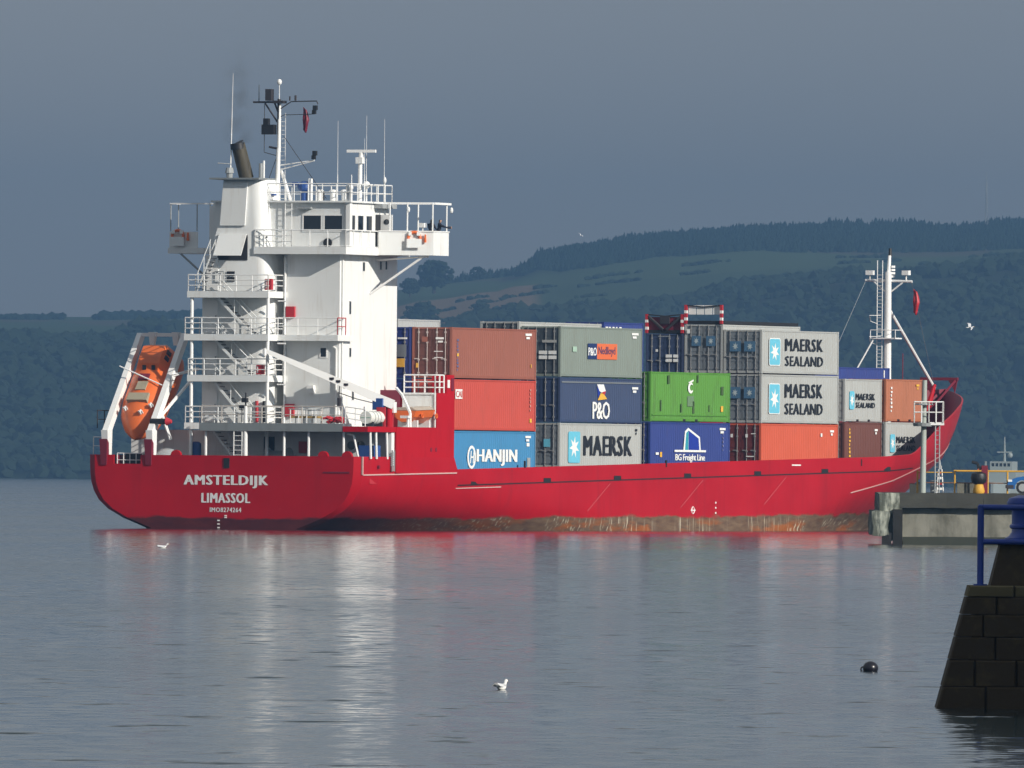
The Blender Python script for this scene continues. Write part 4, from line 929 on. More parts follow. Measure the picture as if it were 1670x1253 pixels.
# bay 1 (behind the house)
B1 = 12.55
t = container(B1, YR[0], 3.06, L40, STD, P['hblue'], 'bright blue container with white HANJIN lettering, bottom of the aftmost stack')
lettering('HANJIN', face, sign_white, t, 3.75, 9.45, .62, 1.56, .06, 1.08)
mb = MB(); e = [(2.95 + .62 * math.cos(a * .3142), 1.1 + .66 * math.sin(a * .3142)) for a in range(20)]; decal(t, sign_white, e, 'emblem_disc')
e = [(2.95 + .40 * math.cos(a * .3142), 1.1 + .50 * math.sin(a * .3142)) for a in range(20)]; decal(t, P['hblue'], e, 'emblem_ring', lift=.006)
lettering('H', lambda u, v: (u, YS - .012, v), sign_white, t, 2.72, 3.18, .75, 1.45, .02, 1, 'emblem_letter', .15)
code_marks(t, 10.7, 2.35, n=2, w=.8); decal(t, sign_white, rect(10.9, 11.3, 1.75, 1.95), 'code_marking'); decal(t, steel, rect(11.0, 11.45, .55, 1.1), 'data_plate')
t = container(B1, YR[0], 5.67, L40, HC, P['red'], 'light red container with a small white CAI mark, on top of the HANJIN one')
decal(t, sign_white, rect(.55, 1.55, 1.78, 2.32), 'mark_panel'); lettering('CAI', lambda u, v: (u, YS - .008, v), P['red'], t, .62, 1.48, 1.86, 2.24, .03)
speckle(t, 11.35, 1.15, 2.5, mat('faint_marking', (.6, .3, .25), .6), .12); decal(t, sign_yel, rect(11.3, 11.6, .5, .72), 'warning_mark')
t = container(B1, YR[0], 8.60, L40, HC, P['brown'], 'brick brown container on top of the aftmost stack, its brown doors beside the white house', P['choc'], rod=mat('pale_rods', (.45, .40, .38), .5))
speckle(t, .72, .45, 2.2, mat('faded_blue_marking', (.10, .11, .25), .6), .26, .16); decal(t, sign_yel, rect(.72, .98, 1.25, 1.42), 'code_marking', lift=.006); code_marks(t, 10.6, 2.65, w=.9); decal(t, sign_yel, rect(11.4, 11.5, .7, .9), 'warning_mark')
door_patch(t, [(.25, .75, 2.2, 2.32, sign_white), (.4, .7, 2.02, 2.12, sign_white), (.15, .7, 1.5, 1.54, sign_white), (.15, .7, 1.15, 1.19, sign_white), (-.95, -.8, .6, .85, sign_yel), (-.6, -.25, 2.05, 2.35, P['brown'])])
t = container(B1, YR[1], 8.60, L40, HC, P['royal'], 'royal blue container mostly hidden between the white house and the brown container')
door_patch(t, [(.4, 1.0, 2.2, 2.3, sign_white), (.35, .95, 1.2, 1.9, P['doorgrey']), (.3, .85, .62, 1.1, sign_yel)])
container(16.4, YR[2], 9.1, L20, HC, P['grey'], 'grey container roof edge showing just above the brown container', P['dkdoor'])
container(B1, YR[1], 5.67, L40, HC, P['royal'], 'dark blue container end low beside the white house, behind the white rail')
# bay 2
B2 = 28.3
t = container(B2, YR[0], 3.60, L40, STD, P['grey'], 'light grey MAERSK container at deck level between HANJIN and the blue freight line one', P['doorgrey'])
star_box(t, 1.25, 3.0, .3, 2.1, False); lettering('MAERSK', face, sign_black, t, 3.6, 10.7, .72, 1.88, .05, 1.12); code_marks(t, 11.2, 2.3, sign_black, 2, .35)
door_patch(t, [(.25, .65, 1.2, 1.65, sign_blue)])
t = container(B2, YR[0], 6.22, L40, STD, P['navy'], 'navy container with a flag above white P&O letters, middle of its stack')
lettering('P&O', face, sign_white, t, 4.85, 7.35, .22, 1.22, .03, .92)
decal(t, sign_white, [(5.45, 2.22), (6.45, 2.22), (6.75, 1.85), (6.1, 1.75), (5.8, 1.85)], 'flag_emblem'); decal(t, roy, [(5.45, 2.15), (5.8, 1.85), (5.95, 1.7), (5.6, 1.42)], 'flag_emblem'); decal(t, sign_yel, [(6.0, 1.72), (6.45, 1.68), (6.95, 1.38), (5.55, 1.30)], 'flag_emblem', lift=.005); decal(t, safety_red, [(6.1, 1.76), (6.75, 1.85), (6.6, 1.6)], 'flag_emblem', lift=.008)
decal(t, P['doorgrey'], rect(.2, 12.0, 2.28, 2.36), 'faded_band'); code_marks(t, 10.7, 2.1, w=.9)
t = container(B2, YR[0], 8.84, L40, HC, P['green_grey'], 'grey green container with a small navy and orange P&O Nedlloyd panel, top tier', P['dkdoor'])
decal(t, sign_navy, rect(4.05, 5.4, 1.05, 1.95), 'logo_panel'); decal(t, sign_orange, rect(5.4, 8.4, 1.05, 1.95), 'logo_panel')
lettering('P&O', lambda u, v: (u, YS - .008, v), sign_white, t, 4.12, 5.32, 1.25, 1.72, .03); lettering('Nedlloyd', lambda u, v: (u, YS - .008, v), sign_navy, t, 5.6, 8.1, 1.2, 1.78, .01, .95)
decal(t, mat('faded_sticker', (.35, .5, .4), .6), rect(1.8, 2.4, 1.45, 1.75), 'sticker'); code_marks(t, 10.6, 2.62, w=1.0)
door_patch(t, [(-.1, .42, 1.0, 1.2, sign_white), (-.1, .42, 1.28, 1.48, sign_white), (.5, 1.0, 1.0, 1.2, sign_white), (.5, 1.0, 1.28, 1.48, sign_white), (.1, 1.0, 1.95, 2.1, P['grey'])])
container(B2 - .2, YR[1], 9.10, L40, HC, P['grey'], 'grey container whose top shows above the grey green one', P['dkdoor'])
# bay 3
B3 = 41.8
t = container(B3, YR[0], 3.74, L40, STD, P['royal'], 'royal blue BG Freight Line container with a white house outline, at deck level')
hs = [(5.05, .98), (5.28, 2.08), (5.75, 2.28), (7.55, 1.75), (7.7, .98)]
decal(t, sign_white, hs, 'logo_outline'); decal(t, teal, [(5.28, .98), (5.45, 1.98), (5.8, 2.12), (5.78, .98)], 'logo_panel', lift=.006); decal(t, roy, [(5.82, .98), (5.82, 2.12), (7.35, 1.66), (7.48, .98)], 'logo_panel', lift=.006)
decal(t, sign_white, rect(3.7, 8.5, .86, .98), 'logo_base', lift=.004); lettering('BG Freight Line', face, sign_white, t, 3.85, 8.35, .25, .74, .03, .9)
decal(t, sign_white, rect(.85, 1.3, .68, .82), 'sticker'); decal(t, sign_yel, rect(1.5, 1.8, .55, .85), 'sticker'); code_marks(t, 10.6, 2.3, w=.9); speckle(t, 11.1, .95, 1.9, mat('faint_lilac', (.25, .25, .42), .6), .1)
t = container(B3, YR[0], 6.37, L40, HC, P['green'], 'weathered green container with a white crescent mark and dark streaks', pockets=True)
cres = [(6.1 + .42 * math.cos(a * .2), 1.98 + .32 * math.sin(a * .2)) for a in range(4, 29)] + [(6.22 + .26 * math.cos(a * .2), 2.0 + .18 * math.sin(a * .2)) for a in range(28, 3, -1)]
MB().add([face(u, v) for u, v in cres], [(i, i + 1, len(cres) - 2 - i, len(cres) - 1 - i) for i in range(len(cres) // 2 - 1)]).build('crescent_emblem', sign_white, t, fix=False)
decal(t, sign_white, [(5.7, 2.3), (6.5, 2.48), (6.5, 2.38), (6.0, 2.25)], 'crescent_emblem'); decal(t, sign_yel, rect(10.75, 11.1, .62, .95), 'warning_mark'); decal(t, mat('grey_patch', (.13, .22, .12), .7), rect(5.6, 6.6, .9, 1.5), 'repair_patch')
for u, v0, v1, w in ((1.5, .6, 1.25, .16), (4.6, .55, 1.05, .16), (6.4, .5, 1.2, .3), (8.9, .6, 1.0, .14), (2.6, 2.2, 2.7, .3), (7.1, 2.3, 2.75, .2), (10.8, 1.6, 2.1, .35)): decal(t, mat('old_stain', (.05, .10, .03), .8), rect(u, u + w, v0, v1), 'scuff')
bx('grounding_beam', P['green'], t, .3, 11.9, -HY - .012, -HY + .03, .34, .42)
container(46.6, YR[2], 9.28, L20, HC, P['royal'], 'blue container with white lettering peeping above the grey green one', P['dkdoor'])
t = [o for o in SC.objects if o.get('label', '').startswith('blue container with white')][0]
for i, w in enumerate((.5, .35, .4, .3, .45)): decal(t, sign_white, rect(.25 + i * .52, .25 + i * .52 + w * .8, 2.42, 2.62), 'code_marking')
# bay 4
B4 = 58.85
t = container(B4, YR[0], 3.76, L40, STD, P['orange'], 'plain orange container with maroon doors at deck level, under two MAERSK SEALAND ones', P['maroondoor'])
code_marks(t, 10.9, 2.25, w=.6); decal(t, sign_white, rect(9.4, 9.65, 1.85, 2.05), 'sticker')
door_patch(t, [(-.7, -.55, 1.75, 1.95, sign_white), (.25, .4, 1.75, 1.95, sign_white), (.6, .9, 1.95, 2.0, sign_white), (.3, .8, .6, .66, sign_white)])
for i, (z, h, lb) in enumerate(((6.37, HC, 'grey MAERSK SEALAND container in the middle, directly on the orange one'), (9.30, STD, 'grey MAERSK SEALAND container topmost above the orange one'))):
    t = container(B4, YR[0], z, L40, h, P['grey'], lb, P['doorgrey']); q = h / 2.7
    star_box(t, 1.2, 2.85, .55 * q, 2.15 * q)
    lettering('MAERSK', face, sign_black, t, 3.75, 9.6, 1.42 * q, 2.2 * q, .05, 1.12); lettering('SEALAND', face, sign_black, t, 3.75, 9.65, .5 * q, 1.12 * q, .05, 1.14)
    for u in (-.45, .48):
        decal(t, mat('door_panel_blue', (.06, .14, .24), .6), rect(u - .36, u + .36, 1.35 * q, 1.98 * q), 'door_logo', doorf, .045); decal(t, mat('door_star', (.42, .5, .52), .6), star(u, 1.66 * q, .2, .24), 'star_emblem', doorf, .055)
t = container(B4, YR[1], 9.30, L40, HC, P['grey'], 'grey container with blue star panels on its doors, second from starboard', P['doorgrey'])
for u in (-.45, .48):
    decal(t, mat('door_panel_blue', (.06, .14, .24), .6), rect(u - .3, u + .3, 1.6, 2.2), 'door_logo', doorf, .045); decal(t, mat('door_star', (.42, .5, .52), .6), star(u, 1.9, .18, .22), 'star_emblem', doorf, .055)
decal(t, sign_white, rect(-1.05, -.85, 2.35, 2.6), 'sticker', doorf, .05)
t = container(B4, YR[2], 9.05, L40, STD, P['navy'], 'dark blue container end below the folded flat rack')
door_patch(t, [(0.1, .5, .9, 1.08, sign_white), (.1, .5, 1.16, 1.34, sign_white), (.58, .9, .9, 1.08, sign_white), (.58, .9, 1.16, 1.34, sign_white), (-.55, -.4, 1.5, 1.65, sign_white), (-.4, .4, 2.4, 2.44, steel)])
def flat_rack(yf, z0, lb, panel):
    t = empty('flat_rack', lb, 'flat rack', SHIP @ Matrix.Translation((B4 - .1, yf + HY, z0)), 'folded flat racks on the top tier')
    MB().box(.1, L40 - .1, -HY + .05, HY - .05, 0, .18).build('base_platform', black, t)
    for y in (-HY, HY - .16):
        for x in (0,):
            p = MB().box(x, x + .16, y, y + .16, .0, 1.12).build('corner_post', safety_red, t)
            for z in (.2, .62): MB().box(x - .004, x + .164, y - .004, y + .164, z, z + .17).build('white_stripe', wtrim, p)
    MB().tube((.08, -HY + .1, 1.1), (.08, 0, 1.0), .035).tube((.08, 0, 1.0), (.08, HY - .1, 1.1), .035).build('top_chain', black, t)
    if panel:
        for k in range(4): MB().box(.14, .2, -HY + .2 + k * .52, -HY + .66 + k * .52, .55, 1.1).build('side_board', wtrim, t)
    else:
        MB().tube((.08, -HY + .15, 1.0), (.08, -.1, .2), .09).tube((.08, HY - .15, 1.0), (.08, .1, .2), .09).box(.05, .25, -.3, .3, .55, 1.0).build('folding_brace', dk, t)
        MB().box(.18, .24, -HY + .1, HY - .1, .1, .95).build('head_board', maroon, t)
flat_rack(YR[2], 11.66, 'folded flat rack with red and white posts and dark braces above the dark blue container', False)
flat_rack(YR[1], 12.22, 'folded flat rack with red and white posts and pale boards above the grey star-door container', True)
# bay 5 (forward, inboard)
t = container(80.5, -4.9, 3.95, L20, STD, P['choc'], 'chocolate brown short container at deck level near the bow'); speckle(t, .75, .25, 2.2, sign_yel, .28, .2); code_marks(t, 4.9, 2.2, w=.5)
t = container(80.5, -4.9, 6.57, L20, STD, P['grey'], 'short grey MAERSK SEALAND container on the chocolate brown one near the bow', pockets=True)
star_box(t, .75, 1.55, .75, 1.85, False); lettering('MAERSK', face, sign_black, t, 1.8, 4.9, 1.32, 1.72, .05, 1.12); lettering('SEALAND', face, sign_black, t, 1.8, 4.9, .85, 1.18, .05, 1.12)
t = container(87.2, -4.9, 4.00, L20, STD, P['grey'], 'short grey MAERSK SEALAND container at deck level, partly cut by the bow bulwark')
star_box(t, .75, 1.55, .75, 1.85, False); lettering('MAERSK', face, sign_black, t, 1.8, 4.9, 1.32, 1.72, .05, 1.12); lettering('SEALAND', face, sign_black, t, 1.8, 4.9, .85, 1.18, .05, 1.12)
t = container(87.2, -4.9, 6.62, L20, STD, P['tan'], 'short orange brown container nearest the bow on the upper tier', pockets=True); speckle(t, .8, .6, 2.2, sign_white, .28, .2); code_marks(t, 5.0, 2.3, sign_yel, 2, .5)
t = container(82.0, -2.35, 7.02, L40, HC, P['royal'], 'royal blue container whose top shows behind the short ones below the foremast'); decal(t, sign_white, rect(11.2, 11.35, 2.3, 2.75), 'code_marking')

# ------------------------------------------------------------------ boats, rafts and loose gear on the ship
def on_ship(x, y, z, rz=0.0): return SHIP @ Matrix.Translation((x, y, z)) @ Matrix.Rotation(rad(rz), 4, 'Z')
ax_u = Vector((.70, 0, .714)); ax_w = Vector((-.714, 0, .70)); ax_v = Vector((0, 1, 0))
LBM = SHIP @ Matrix(((ax_u.x, ax_v.x, ax_w.x, .75), (0, 1, 0, 6.0), (ax_u.z, ax_v.z, ax_w.z, 5.2), (0, 0, 0, 1))) @ Matrix.Diagonal((.93, 1.12, 1.12, 1))
t = empty('lifeboat', 'enclosed orange lifeboat hanging bow down in the white stern ramp', 'lifeboat', LBM)
def el_ring(u, w, hw, hu, hd, n=20):
    return [(u, hw * math.cos(2 * math.pi * i / n), w + (hu if math.sin(2 * math.pi * i / n) > 0 else hd) * math.sin(2 * math.pi * i / n)) for i in range(n)]
mb = MB().loft([el_ring(u, w, a, b, c) for u, w, a, b, c in ((-.15, -.15, .04, .04, .04), (.05, -.12, .28, .22, .25), (.5, -.05, .68, .55, .65), (1.2, 0, 1.02, .85, .95), (2.2, .05, 1.2, 1.02, 1.1), (4.6, .05, 1.24, 1.08, 1.12), (5.8, .05, 1.18, 1.0, 1.0), (6.3, .05, 1.05, .85, .85), (6.45, .05, .75, .55, .6))])
lb = mb.build('hull', orange, t, smooth=True)
MB().loft([[(u, -y0, w), (u, y0, w), (u, y1, w1), (u, -y1, w1)] for u, y0, w, y1, w1 in ((4.2, .78, .82, .45, .95), (4.6, .86, .85, .58, 1.32), (5.0, .88, .85, .6, 1.46), (5.9, .88, .8, .6, 1.46), (6.3, .78, .7, .5, 1.2))]).build('cockpit', orange, t)
for y in (-.42, .08): MB().add([(4.32, y + .06, 1.07), (4.52, y + .06, 1.25), (4.52, y + .27, 1.25), (4.32, y + .27, 1.07)], [(0, 1, 2, 3)]).build('cockpit_window', glass, t).location = (-.035, 0, .02)
for u in (5.05, 5.5): MB().hexa([(u, -.84, 1.0), (u + .3, -.84, 1.0), (u + .3, -.78, 1.0), (u, -.78, 1.0)], [(u, -.74, 1.26), (u + .3, -.74, 1.26), (u + .3, -.68, 1.26), (u, -.68, 1.26)]).build('cockpit_window', glass, t)
bx('hatch', worn('weathered_hatch', (.34, .30, .22), (.15, .10, .06), .4, .7), t, 1.75, 2.35, -.55, .55, .78, 1.10); bx('hatch', maroon, t, 3.4, 3.9, -.2, .35, 1.0, 1.16)
bx('walkway', worn('weathered_hatch', (.34, .30, .22)), t, 2.6, 3.3, -.25, .3, 1.02, 1.12)
MB().path([(1.6, -1.13, .35), (3.0, -1.22, .45), (5.0, -1.2, .45)], .025).path([(1.6, 1.13, .35), (3.0, 1.22, .45), (5.0, 1.2, .45)], .025).build('grab_line', sign_white, t)
for y, u in ((-.35, 1.0), (.55, 1.25), (-.8, 1.5)): MB().box(u, u + .05, y - .12, y + .12, .60 + u * .13, .78 + u * .13).box(u - .1, u + .15, y - .03, y + .03, .6 + u * .13, .79 + u * .13).build('reflective_cross', sign_white, t)
MB().torus((6.5, 0, .3), (1, 0, 0), .28, .05, 12, 6).build('propeller_guard', black, t)
t = empty('rescue_boat', 'small open orange rescue boat under a grey cover beside the crane', 'rescue boat', on_ship(6.9, -7.85, 5.95))
sec = lambda x, hw, z0, z1: [(x, -hw * .25, z0), (x, hw * .25, z0), (x, hw * .8, z0 + (z1 - z0) * .45), (x, hw, z1), (x, -hw, z1), (x, -hw * .8, z0 + (z1 - z0) * .45)]
MB().loft([sec(0, .75, .15, .78), sec(1.0, .85, .08, .80), (sec(2.4, .82, .1, .84)), sec(3.2, .6, .3, .9), sec(3.75, .25, .62, .98), sec(3.95, .05, .9, 1.02)]).build('hull', orange, t)
MB().loft([[(x, -w, z), (x, w, z), (x, w * .6, z + .16), (x, -w * .6, z + .16)] for x, w, z in ((0.05, .72, .80), (2.4, .78, .86), (3.2, .56, .92), (3.8, .2, 1.0))]).build('cover', worn('canvas_cover', (.42, .36, .30), (.3, .15, .08), .4, .9), t)
for x in (.6, 2.6): MB().torus((x, -.86, .5), (0, 1, 0), .12, .04, 10, 6).build('fender_ring', orange, t)
for x in (.5, 2.2): MB().box(x, x + .15, -.6, .6, -.15, .25).build('cradle', wtrim, t)
def liferaft(x, y, z, label):
    t = empty('liferaft_canister', label, 'liferaft', on_ship(x, y, z), 'liferafts')
    MB().tube((0, 0, .36), (1.9, 0, .36), .36, .36, 18).build('shell', mat('raft_shell', (.74, .75, .70), .4), t, smooth=True)
    for u in (.55, .95, 1.35): MB().tube((u, 0, .36), (u + .06, 0, .36), .375, .375, 18).build('strap', steel, t)
    MB().box(-.01, 0.02, -.3, .3, .33, .38).build('seam', mat('seam_green', (.3, .45, .38), .6), t)
    MB().box(.3, .4, -.35, .35, -.12, .12).box(1.5, 1.6, -.35, .35, -.12, .12).build('cradle', dk, t)
liferaft(1.75, -7.75, 5.95, 'white cylindrical liferaft canister on the red poop deck edge')
t = empty('gangway', 'weathered yellow brown gangway stowed across the poop deck', 'gangway', on_ship(1.0, -3.4, 5.97))
for k in range(6): MB().box(.12 * k, .12 * k + .1, -1.75, 0, .28, .40).build('plank', worn('weathered_yellow', (.34, .22, .07), (.15, .09, .05), .5, .8), t)
for y in (-.1, -.6, -1.1, -1.65): MB().tube((-.05, y, 0), (-.05, y, .78), .03, n=5).tube((.7, y, 0), (.7, y, .78), .03, n=5).build('leg', wtrim, t)
MB().tube((-.05, 0, .78), (-.05, -1.75, .72), .03).tube((.7, 0, .78), (.7, -1.75, .72), .03).build('hand_rail', steel, t)
mb = MB()
for k in range(26):
    blob(mb, (random.uniform(0, 1.0), random.uniform(-.45, .45), random.uniform(.05, .32)), random.uniform(.12, .25), .1, rough=.6)
o = mb.build('folded_tarpaulin', safety_red); o.matrix_world = on_ship(1.2, -5.9, 5.97); tag(o, 'crumpled red tarpaulin heaped on the poop deck beside the gangway', 'tarpaulin')
def lifebuoy(x, y, z, rz, label):
    t = empty('lifebuoy', label, 'lifebuoy', on_ship(x, y, z, rz), 'lifebuoys')
    MB().torus((0, 0, 0), (0, 1, 0), .33, .085, 20, 8).build('ring', orange, t, smooth=True)
    for a in (45, 135, 225, 315): MB().box(-.09, .09, -.1, .1, -.1, .1).build('band', sign_white, t).matrix_local = Matrix.Translation((.33 * math.cos(rad(a)), 0, .33 * math.sin(rad(a))))
    MB().box(-.42, .42, -.16, -.11, -.55, -.05).build('rack', sign_white, t)
    MB().tube((.62, -.05, -.25), (.62, -.05, .2), .08, .05, 8).build('smoke_float', orange, t)
lifebuoy(8.12, -7.85, 16.45, -68, 'red lifebuoy in a white rack on the starboard bridge wing bulwark'); lifebuoy(6.70, 6.1, 16.5, -85, 'red lifebuoy in a rack on the far left bridge wing')
def flag(x, y, z, h, m, label):
    mb = MB(); n = 9; rings = []
    for i in range(n + 1):
        f = i / n; w = .42 * (1 - abs(f - .45)) * h / 1.4
        rings.append([(.05 * math.sin(f * 9), -.02 - k * w / 3 * (1 if k else 0), -h * f - .06 * k) for k in range(4)])
    vs = []
    for r in rings: vs += [(a + .05 * math.sin(k * 2.2), b, c) for k, (a, b, c) in enumerate(r)]
    mb.add(vs, [(i * 4 + k, i * 4 + k + 1, (i + 1) * 4 + k + 1, (i + 1) * 4 + k) for i in range(n) for k in range(3)])
    o = mb.build('flag', m, smooth=True, fix=False); o.modifiers.new('cloth', 'SOLIDIFY').thickness = .01
    o.matrix_world = on_ship(x, y, z); return tag(o, label, 'flag')
flag(99.8, -1.62, 14.85, 1.45, safety_red, 'limp red flag under the foremast cross arm at the bow')
flag(mx, my - 1.45, 23.75, 1.3, maroon, 'dark red ensign hanging limp from the signal mast yard')

# ---- two people on the bridge wing
skin_m = mat('skin', (.35, .2, .14), .6); cloth_n = mat('navy_workwear', (.012, .014, .028), .85); hair_m = mat('dark_hair', (.012, .01, .008), .7)
def person(x, y, z, rz, arm_r, arm_l, label, lean=0.0):
    V, E_, R_ = [], [], []
    def pt(p, r, frm=None):
        V.append(p); R_.append(r)
        if frm is not None: E_.append((frm, len(V) - 1))
        return len(V) - 1
    pel = pt((0, 0, .95), (.16, .12)); ab = pt((.02 + lean * .3, 0, 1.12), (.155, .115), pel); ch = pt((.03 + lean * .7, 0, 1.32), (.185, .125), ab); sh = pt((.02 + lean, 0, 1.44), (.12, .09), ch)
    nk = pt((.03 + lean, 0, 1.52), (.058, .058), sh); hd = pt((.05 + lean, 0, 1.62), (.088, .10), nk); tp = pt((.05 + lean, 0, 1.71), (.07, .08), hd)
    for s_, arm in ((-1, arm_r), (1, arm_l)):
        k = pt((lean, s_ * .19, 1.41), (.075, .075), sh)
        for q, r in zip(arm, (.055, .045, .04, .028)): k = pt((q[0] + lean, s_ * q[1], q[2]), (r, r), k)
        h_ = pt((s_ * 0, s_ * .09, .88), (.10, .10), pel); kn = pt((.02, s_ * .10, .50), (.07, .07), h_); an = pt((0, s_ * .10, .10), (.05, .05), kn); pt((.14, s_ * .11, .04), (.045, .035), an)
    me = bpy.data.meshes.new('person'); me.from_pydata(V, E_, []); ob = bpy.data.objects.new('person', me); COL.objects.link(ob)
    md = ob.modifiers.new('skin', 'SKIN'); md.use_smooth_shade = True
    for i, r in enumerate(R_): me.skin_vertices[0].data[i].radius = r
    me.skin_vertices[0].data[0].use_root = True
    ob.modifiers.new('sub', 'SUBSURF').levels = 2; ob.modifiers['sub'].render_levels = 2
    dg = bpy.context.evaluated_depsgraph_get(); nm = bpy.data.meshes.new_from_object(ob.evaluated_get(dg)); ob.modifiers.clear(); ob.data = nm
    nm.materials.clear()
    for m in (cloth_n, skin_m, hair_m): nm.materials.append(m)
    hands = [Vector((a[-1][0] + lean, s_ * a[-1][1], a[-1][2])) for s_, a in ((-1, arm_r), (1, arm_l))]
    for p in nm.polygons:
        c = p.center
        if c.z > 1.54: p.material_index = 2 if (c.z > 1.68 or c.x < .02 + lean) else 1
        elif min((c - h_).length for h_ in hands) < .07: p.material_index = 1
        p.use_smooth = True
    ob.matrix_world = on_ship(x, y, z, rz); tag(ob, label, 'person'); ob.name = 'person'
    # nose and ears are small extra shapes on the head; fingers on each hand
    return ob
person(10.0, -8.05, 15.82, -20, [(.12, .24, 1.2), (.32, .2, 1.08), (.42, .18, 1.1), (.48, .17, 1.1)], [(.1, .26, 1.2), (.3, .2, 1.05), (.42, .16, 1.08), (.5, .14, 1.08)], 'person in dark workwear standing left on the starboard bridge wing, behind the white repeater', .02)
person(10.2, -8.42, 15.82, -60, [(.25, .3, 1.3), (.5, .32, 1.22), (.62, .32, 1.22), (.68, .31, 1.22)], [(.28, .26, 1.3), (.55, .3, 1.28), (.68, .32, 1.29), (.75, .33, 1.29)], 'person in dark clothing reaching an arm forward at the tip of the starboard bridge wing', .06)

# ---- faint exhaust smoke
def smoke_mat():
    m = bpy.data.materials.new('exhaust_smoke'); m.use_nodes = True; N, L = m.node_tree.nodes, m.node_tree.links; N.clear()
    out = N.new('ShaderNodeOutputMaterial'); v = N.new('ShaderNodeVolumePrincipled'); v.inputs['Color'].default_value = (.12, .12, .12, 1)
    tc = N.new('ShaderNodeTexCoord'); n = N.new('ShaderNodeTexNoise'); n.inputs['Scale'].default_value = .9; n.inputs['Detail'].default_value = 4
    L.new(tc.outputs['Object'], n.inputs['Vector'])
    def mr(src, a, b, c, d):
        r = N.new('ShaderNodeMapRange'); r.interpolation_type = 'SMOOTHSTEP'
        for i, q in zip((1, 2, 3, 4), (a, b, c, d)): r.inputs[i].default_value = q
        L.new(src, r.inputs[0]); return r.outputs[0]
    def mu(a, b):
        x = N.new('ShaderNodeMath'); x.operation = 'MULTIPLY'; L.new(a, x.inputs[0]); L.new(b, x.inputs[1]); return x.outputs[0]
    sp = N.new('ShaderNodeSeparateXYZ'); L.new(tc.outputs['Object'], sp.inputs[0])
    fl = N.new('ShaderNodeCombineXYZ'); L.new(sp.outputs[0], fl.inputs[0]); L.new(sp.outputs[1], fl.inputs[1])
    ln = N.new('ShaderNodeVectorMath'); ln.operation = 'LENGTH'; L.new(fl.outputs[0], ln.inputs[0])
    d = mu(mu(mr(n.outputs['Fac'], .38, .72, 0, .55), mr(ln.outputs['Value'], .1, 1.1, 1, 0)), mr(sp.outputs[2], 6.0, 1.5, 0, 1))
    L.new(d, v.inputs['Density']); L.new(v.outputs[0], out.inputs['Volume']); return m
o = MB().lathe([(1.2, -.1), (1.25, 3), (1.25, 6.2)], n=16).build('smoke', smoke_mat(), fix=True)
o.matrix_world = on_ship(3.53, 1.04, 21.8); struct(o, 'stuff'); tag(o, 'faint dark exhaust smoke drifting up from the ship stack', 'smoke')

# ------------------------------------------------------------------ concrete pier at the right, with its furniture
conc = worn('stained_concrete', (0.23, 0.225, 0.19), (0.06, 0.06, 0.045), .85, .9, streak=(.9, .9, .35), scale=1.1, fade=.15, lo=.42, hi=.7, spec=.2, bump=.05)
conc_d = worn('damp_dark_concrete', (0.055, 0.055, 0.048), (0.14, 0.14, 0.11), .5, .9, streak=(.6, .6, 1.5), scale=.9, fade=.2, spec=.2, bump=.04)
lich = worn('lime_streaked_concrete', (0.10, 0.11, 0.09), (0.42, 0.44, 0.38), .9, .9, streak=(2.2, 2.2, .5), scale=1.0, lo=.5, hi=.62, fade=.3, spec=.2, bump=.06)
pier = empty('concrete_pier', 'stained grey concrete pier with a dark deck edge at the right, before the ship bow', 'pier', Matrix.Translation((18.9, 776.0, 0)))
def rough_box(b, n=9, amp=.05, seed=0):
    x0, x1, y0, y1, z0, z1 = b; bm = bmesh.new(); bmesh.ops.create_cube(bm, size=1)
    bmesh.ops.scale(bm, vec=(x1 - x0, y1 - y0, z1 - z0), verts=bm.verts); bmesh.ops.translate(bm, vec=((x0 + x1) / 2, (y0 + y1) / 2, (z0 + z1) / 2), verts=bm.verts)
    bmesh.ops.subdivide_edges(bm, edges=bm.edges, cuts=n, use_grid_fill=True)
    for v in bm.verts: v.co += Vector([noise.noise(v.co * 1.7 + Vector((seed + k * 9, 0, 0))) * amp for k in range(3)])
    mb = MB(); bm.verts.index_update(); mb.add([v.co for v in bm.verts], [tuple(v.index for v in f.verts) for f in bm.faces]); bm.free(); return mb
def rb(name, m, parent, b, n=9, amp=.05, seed=0): return rough_box(b, n, amp, seed).build(name, m, parent, smooth=False)
for k in range(7): rb('wall_panel', conc, pier, (k * 3.9 + .0, k * 3.9 + 3.87, 0, 20, -1.2, 1.74), 8, .04, k)
for k in range(7): rb('deck_beam', conc_d, pier, (k * 3.9 + (-.9 if k == 0 else 0), k * 3.9 + 3.88, -.45, 20.2, 1.76, 2.48), 7, .03, k + 20)
rb('weed_band', worn('weed_dark', (.035, .04, .03), (.08, .08, .06), .5, .9), pier, (.02, 27, -.03, .3, -.4, .36), 12, .05, 3)
rb('end_block', lich, pier, (-1.15, -.15, -.5, 8, 1.45, 2.46), 8, .10, 40); rb('end_block', lich, pier, (-1.45, -.65, -.8, 8, .45, 1.6), 8, .12, 41); rb('end_block', lich, pier, (-.75, -.02, -.4, 8, .2, 1.9), 7, .08, 44)
tim = worn('wet_black_timber', (.008, .008, .008), (.03, .03, .02), .4, .6)
rb('fender_pile', tim, pier, (-.48, -.02, -.75, -.4, -1, 1.68), 5, .02, 50); rb('fender_pile', tim, pier, (-1.0, -.55, -.7, -.4, -1, .55), 5, .02, 51)
PX, PY, PZ = 18.9, 776.0, 2.48
t = empty('light_tower', 'grey pole with railed platform and ladder standing on the pier end', 'light tower', Matrix.Translation((19.9, 777.5, PZ)))
pole_m = worn('grey_green_pole', (.36, .40, .37), (.2, .15, .1), .3, .5)
MB().tube((0, 0, 0), (.05, 0, 5.45), .15, .12, 12).build('pole', pole_m, t, smooth=True)
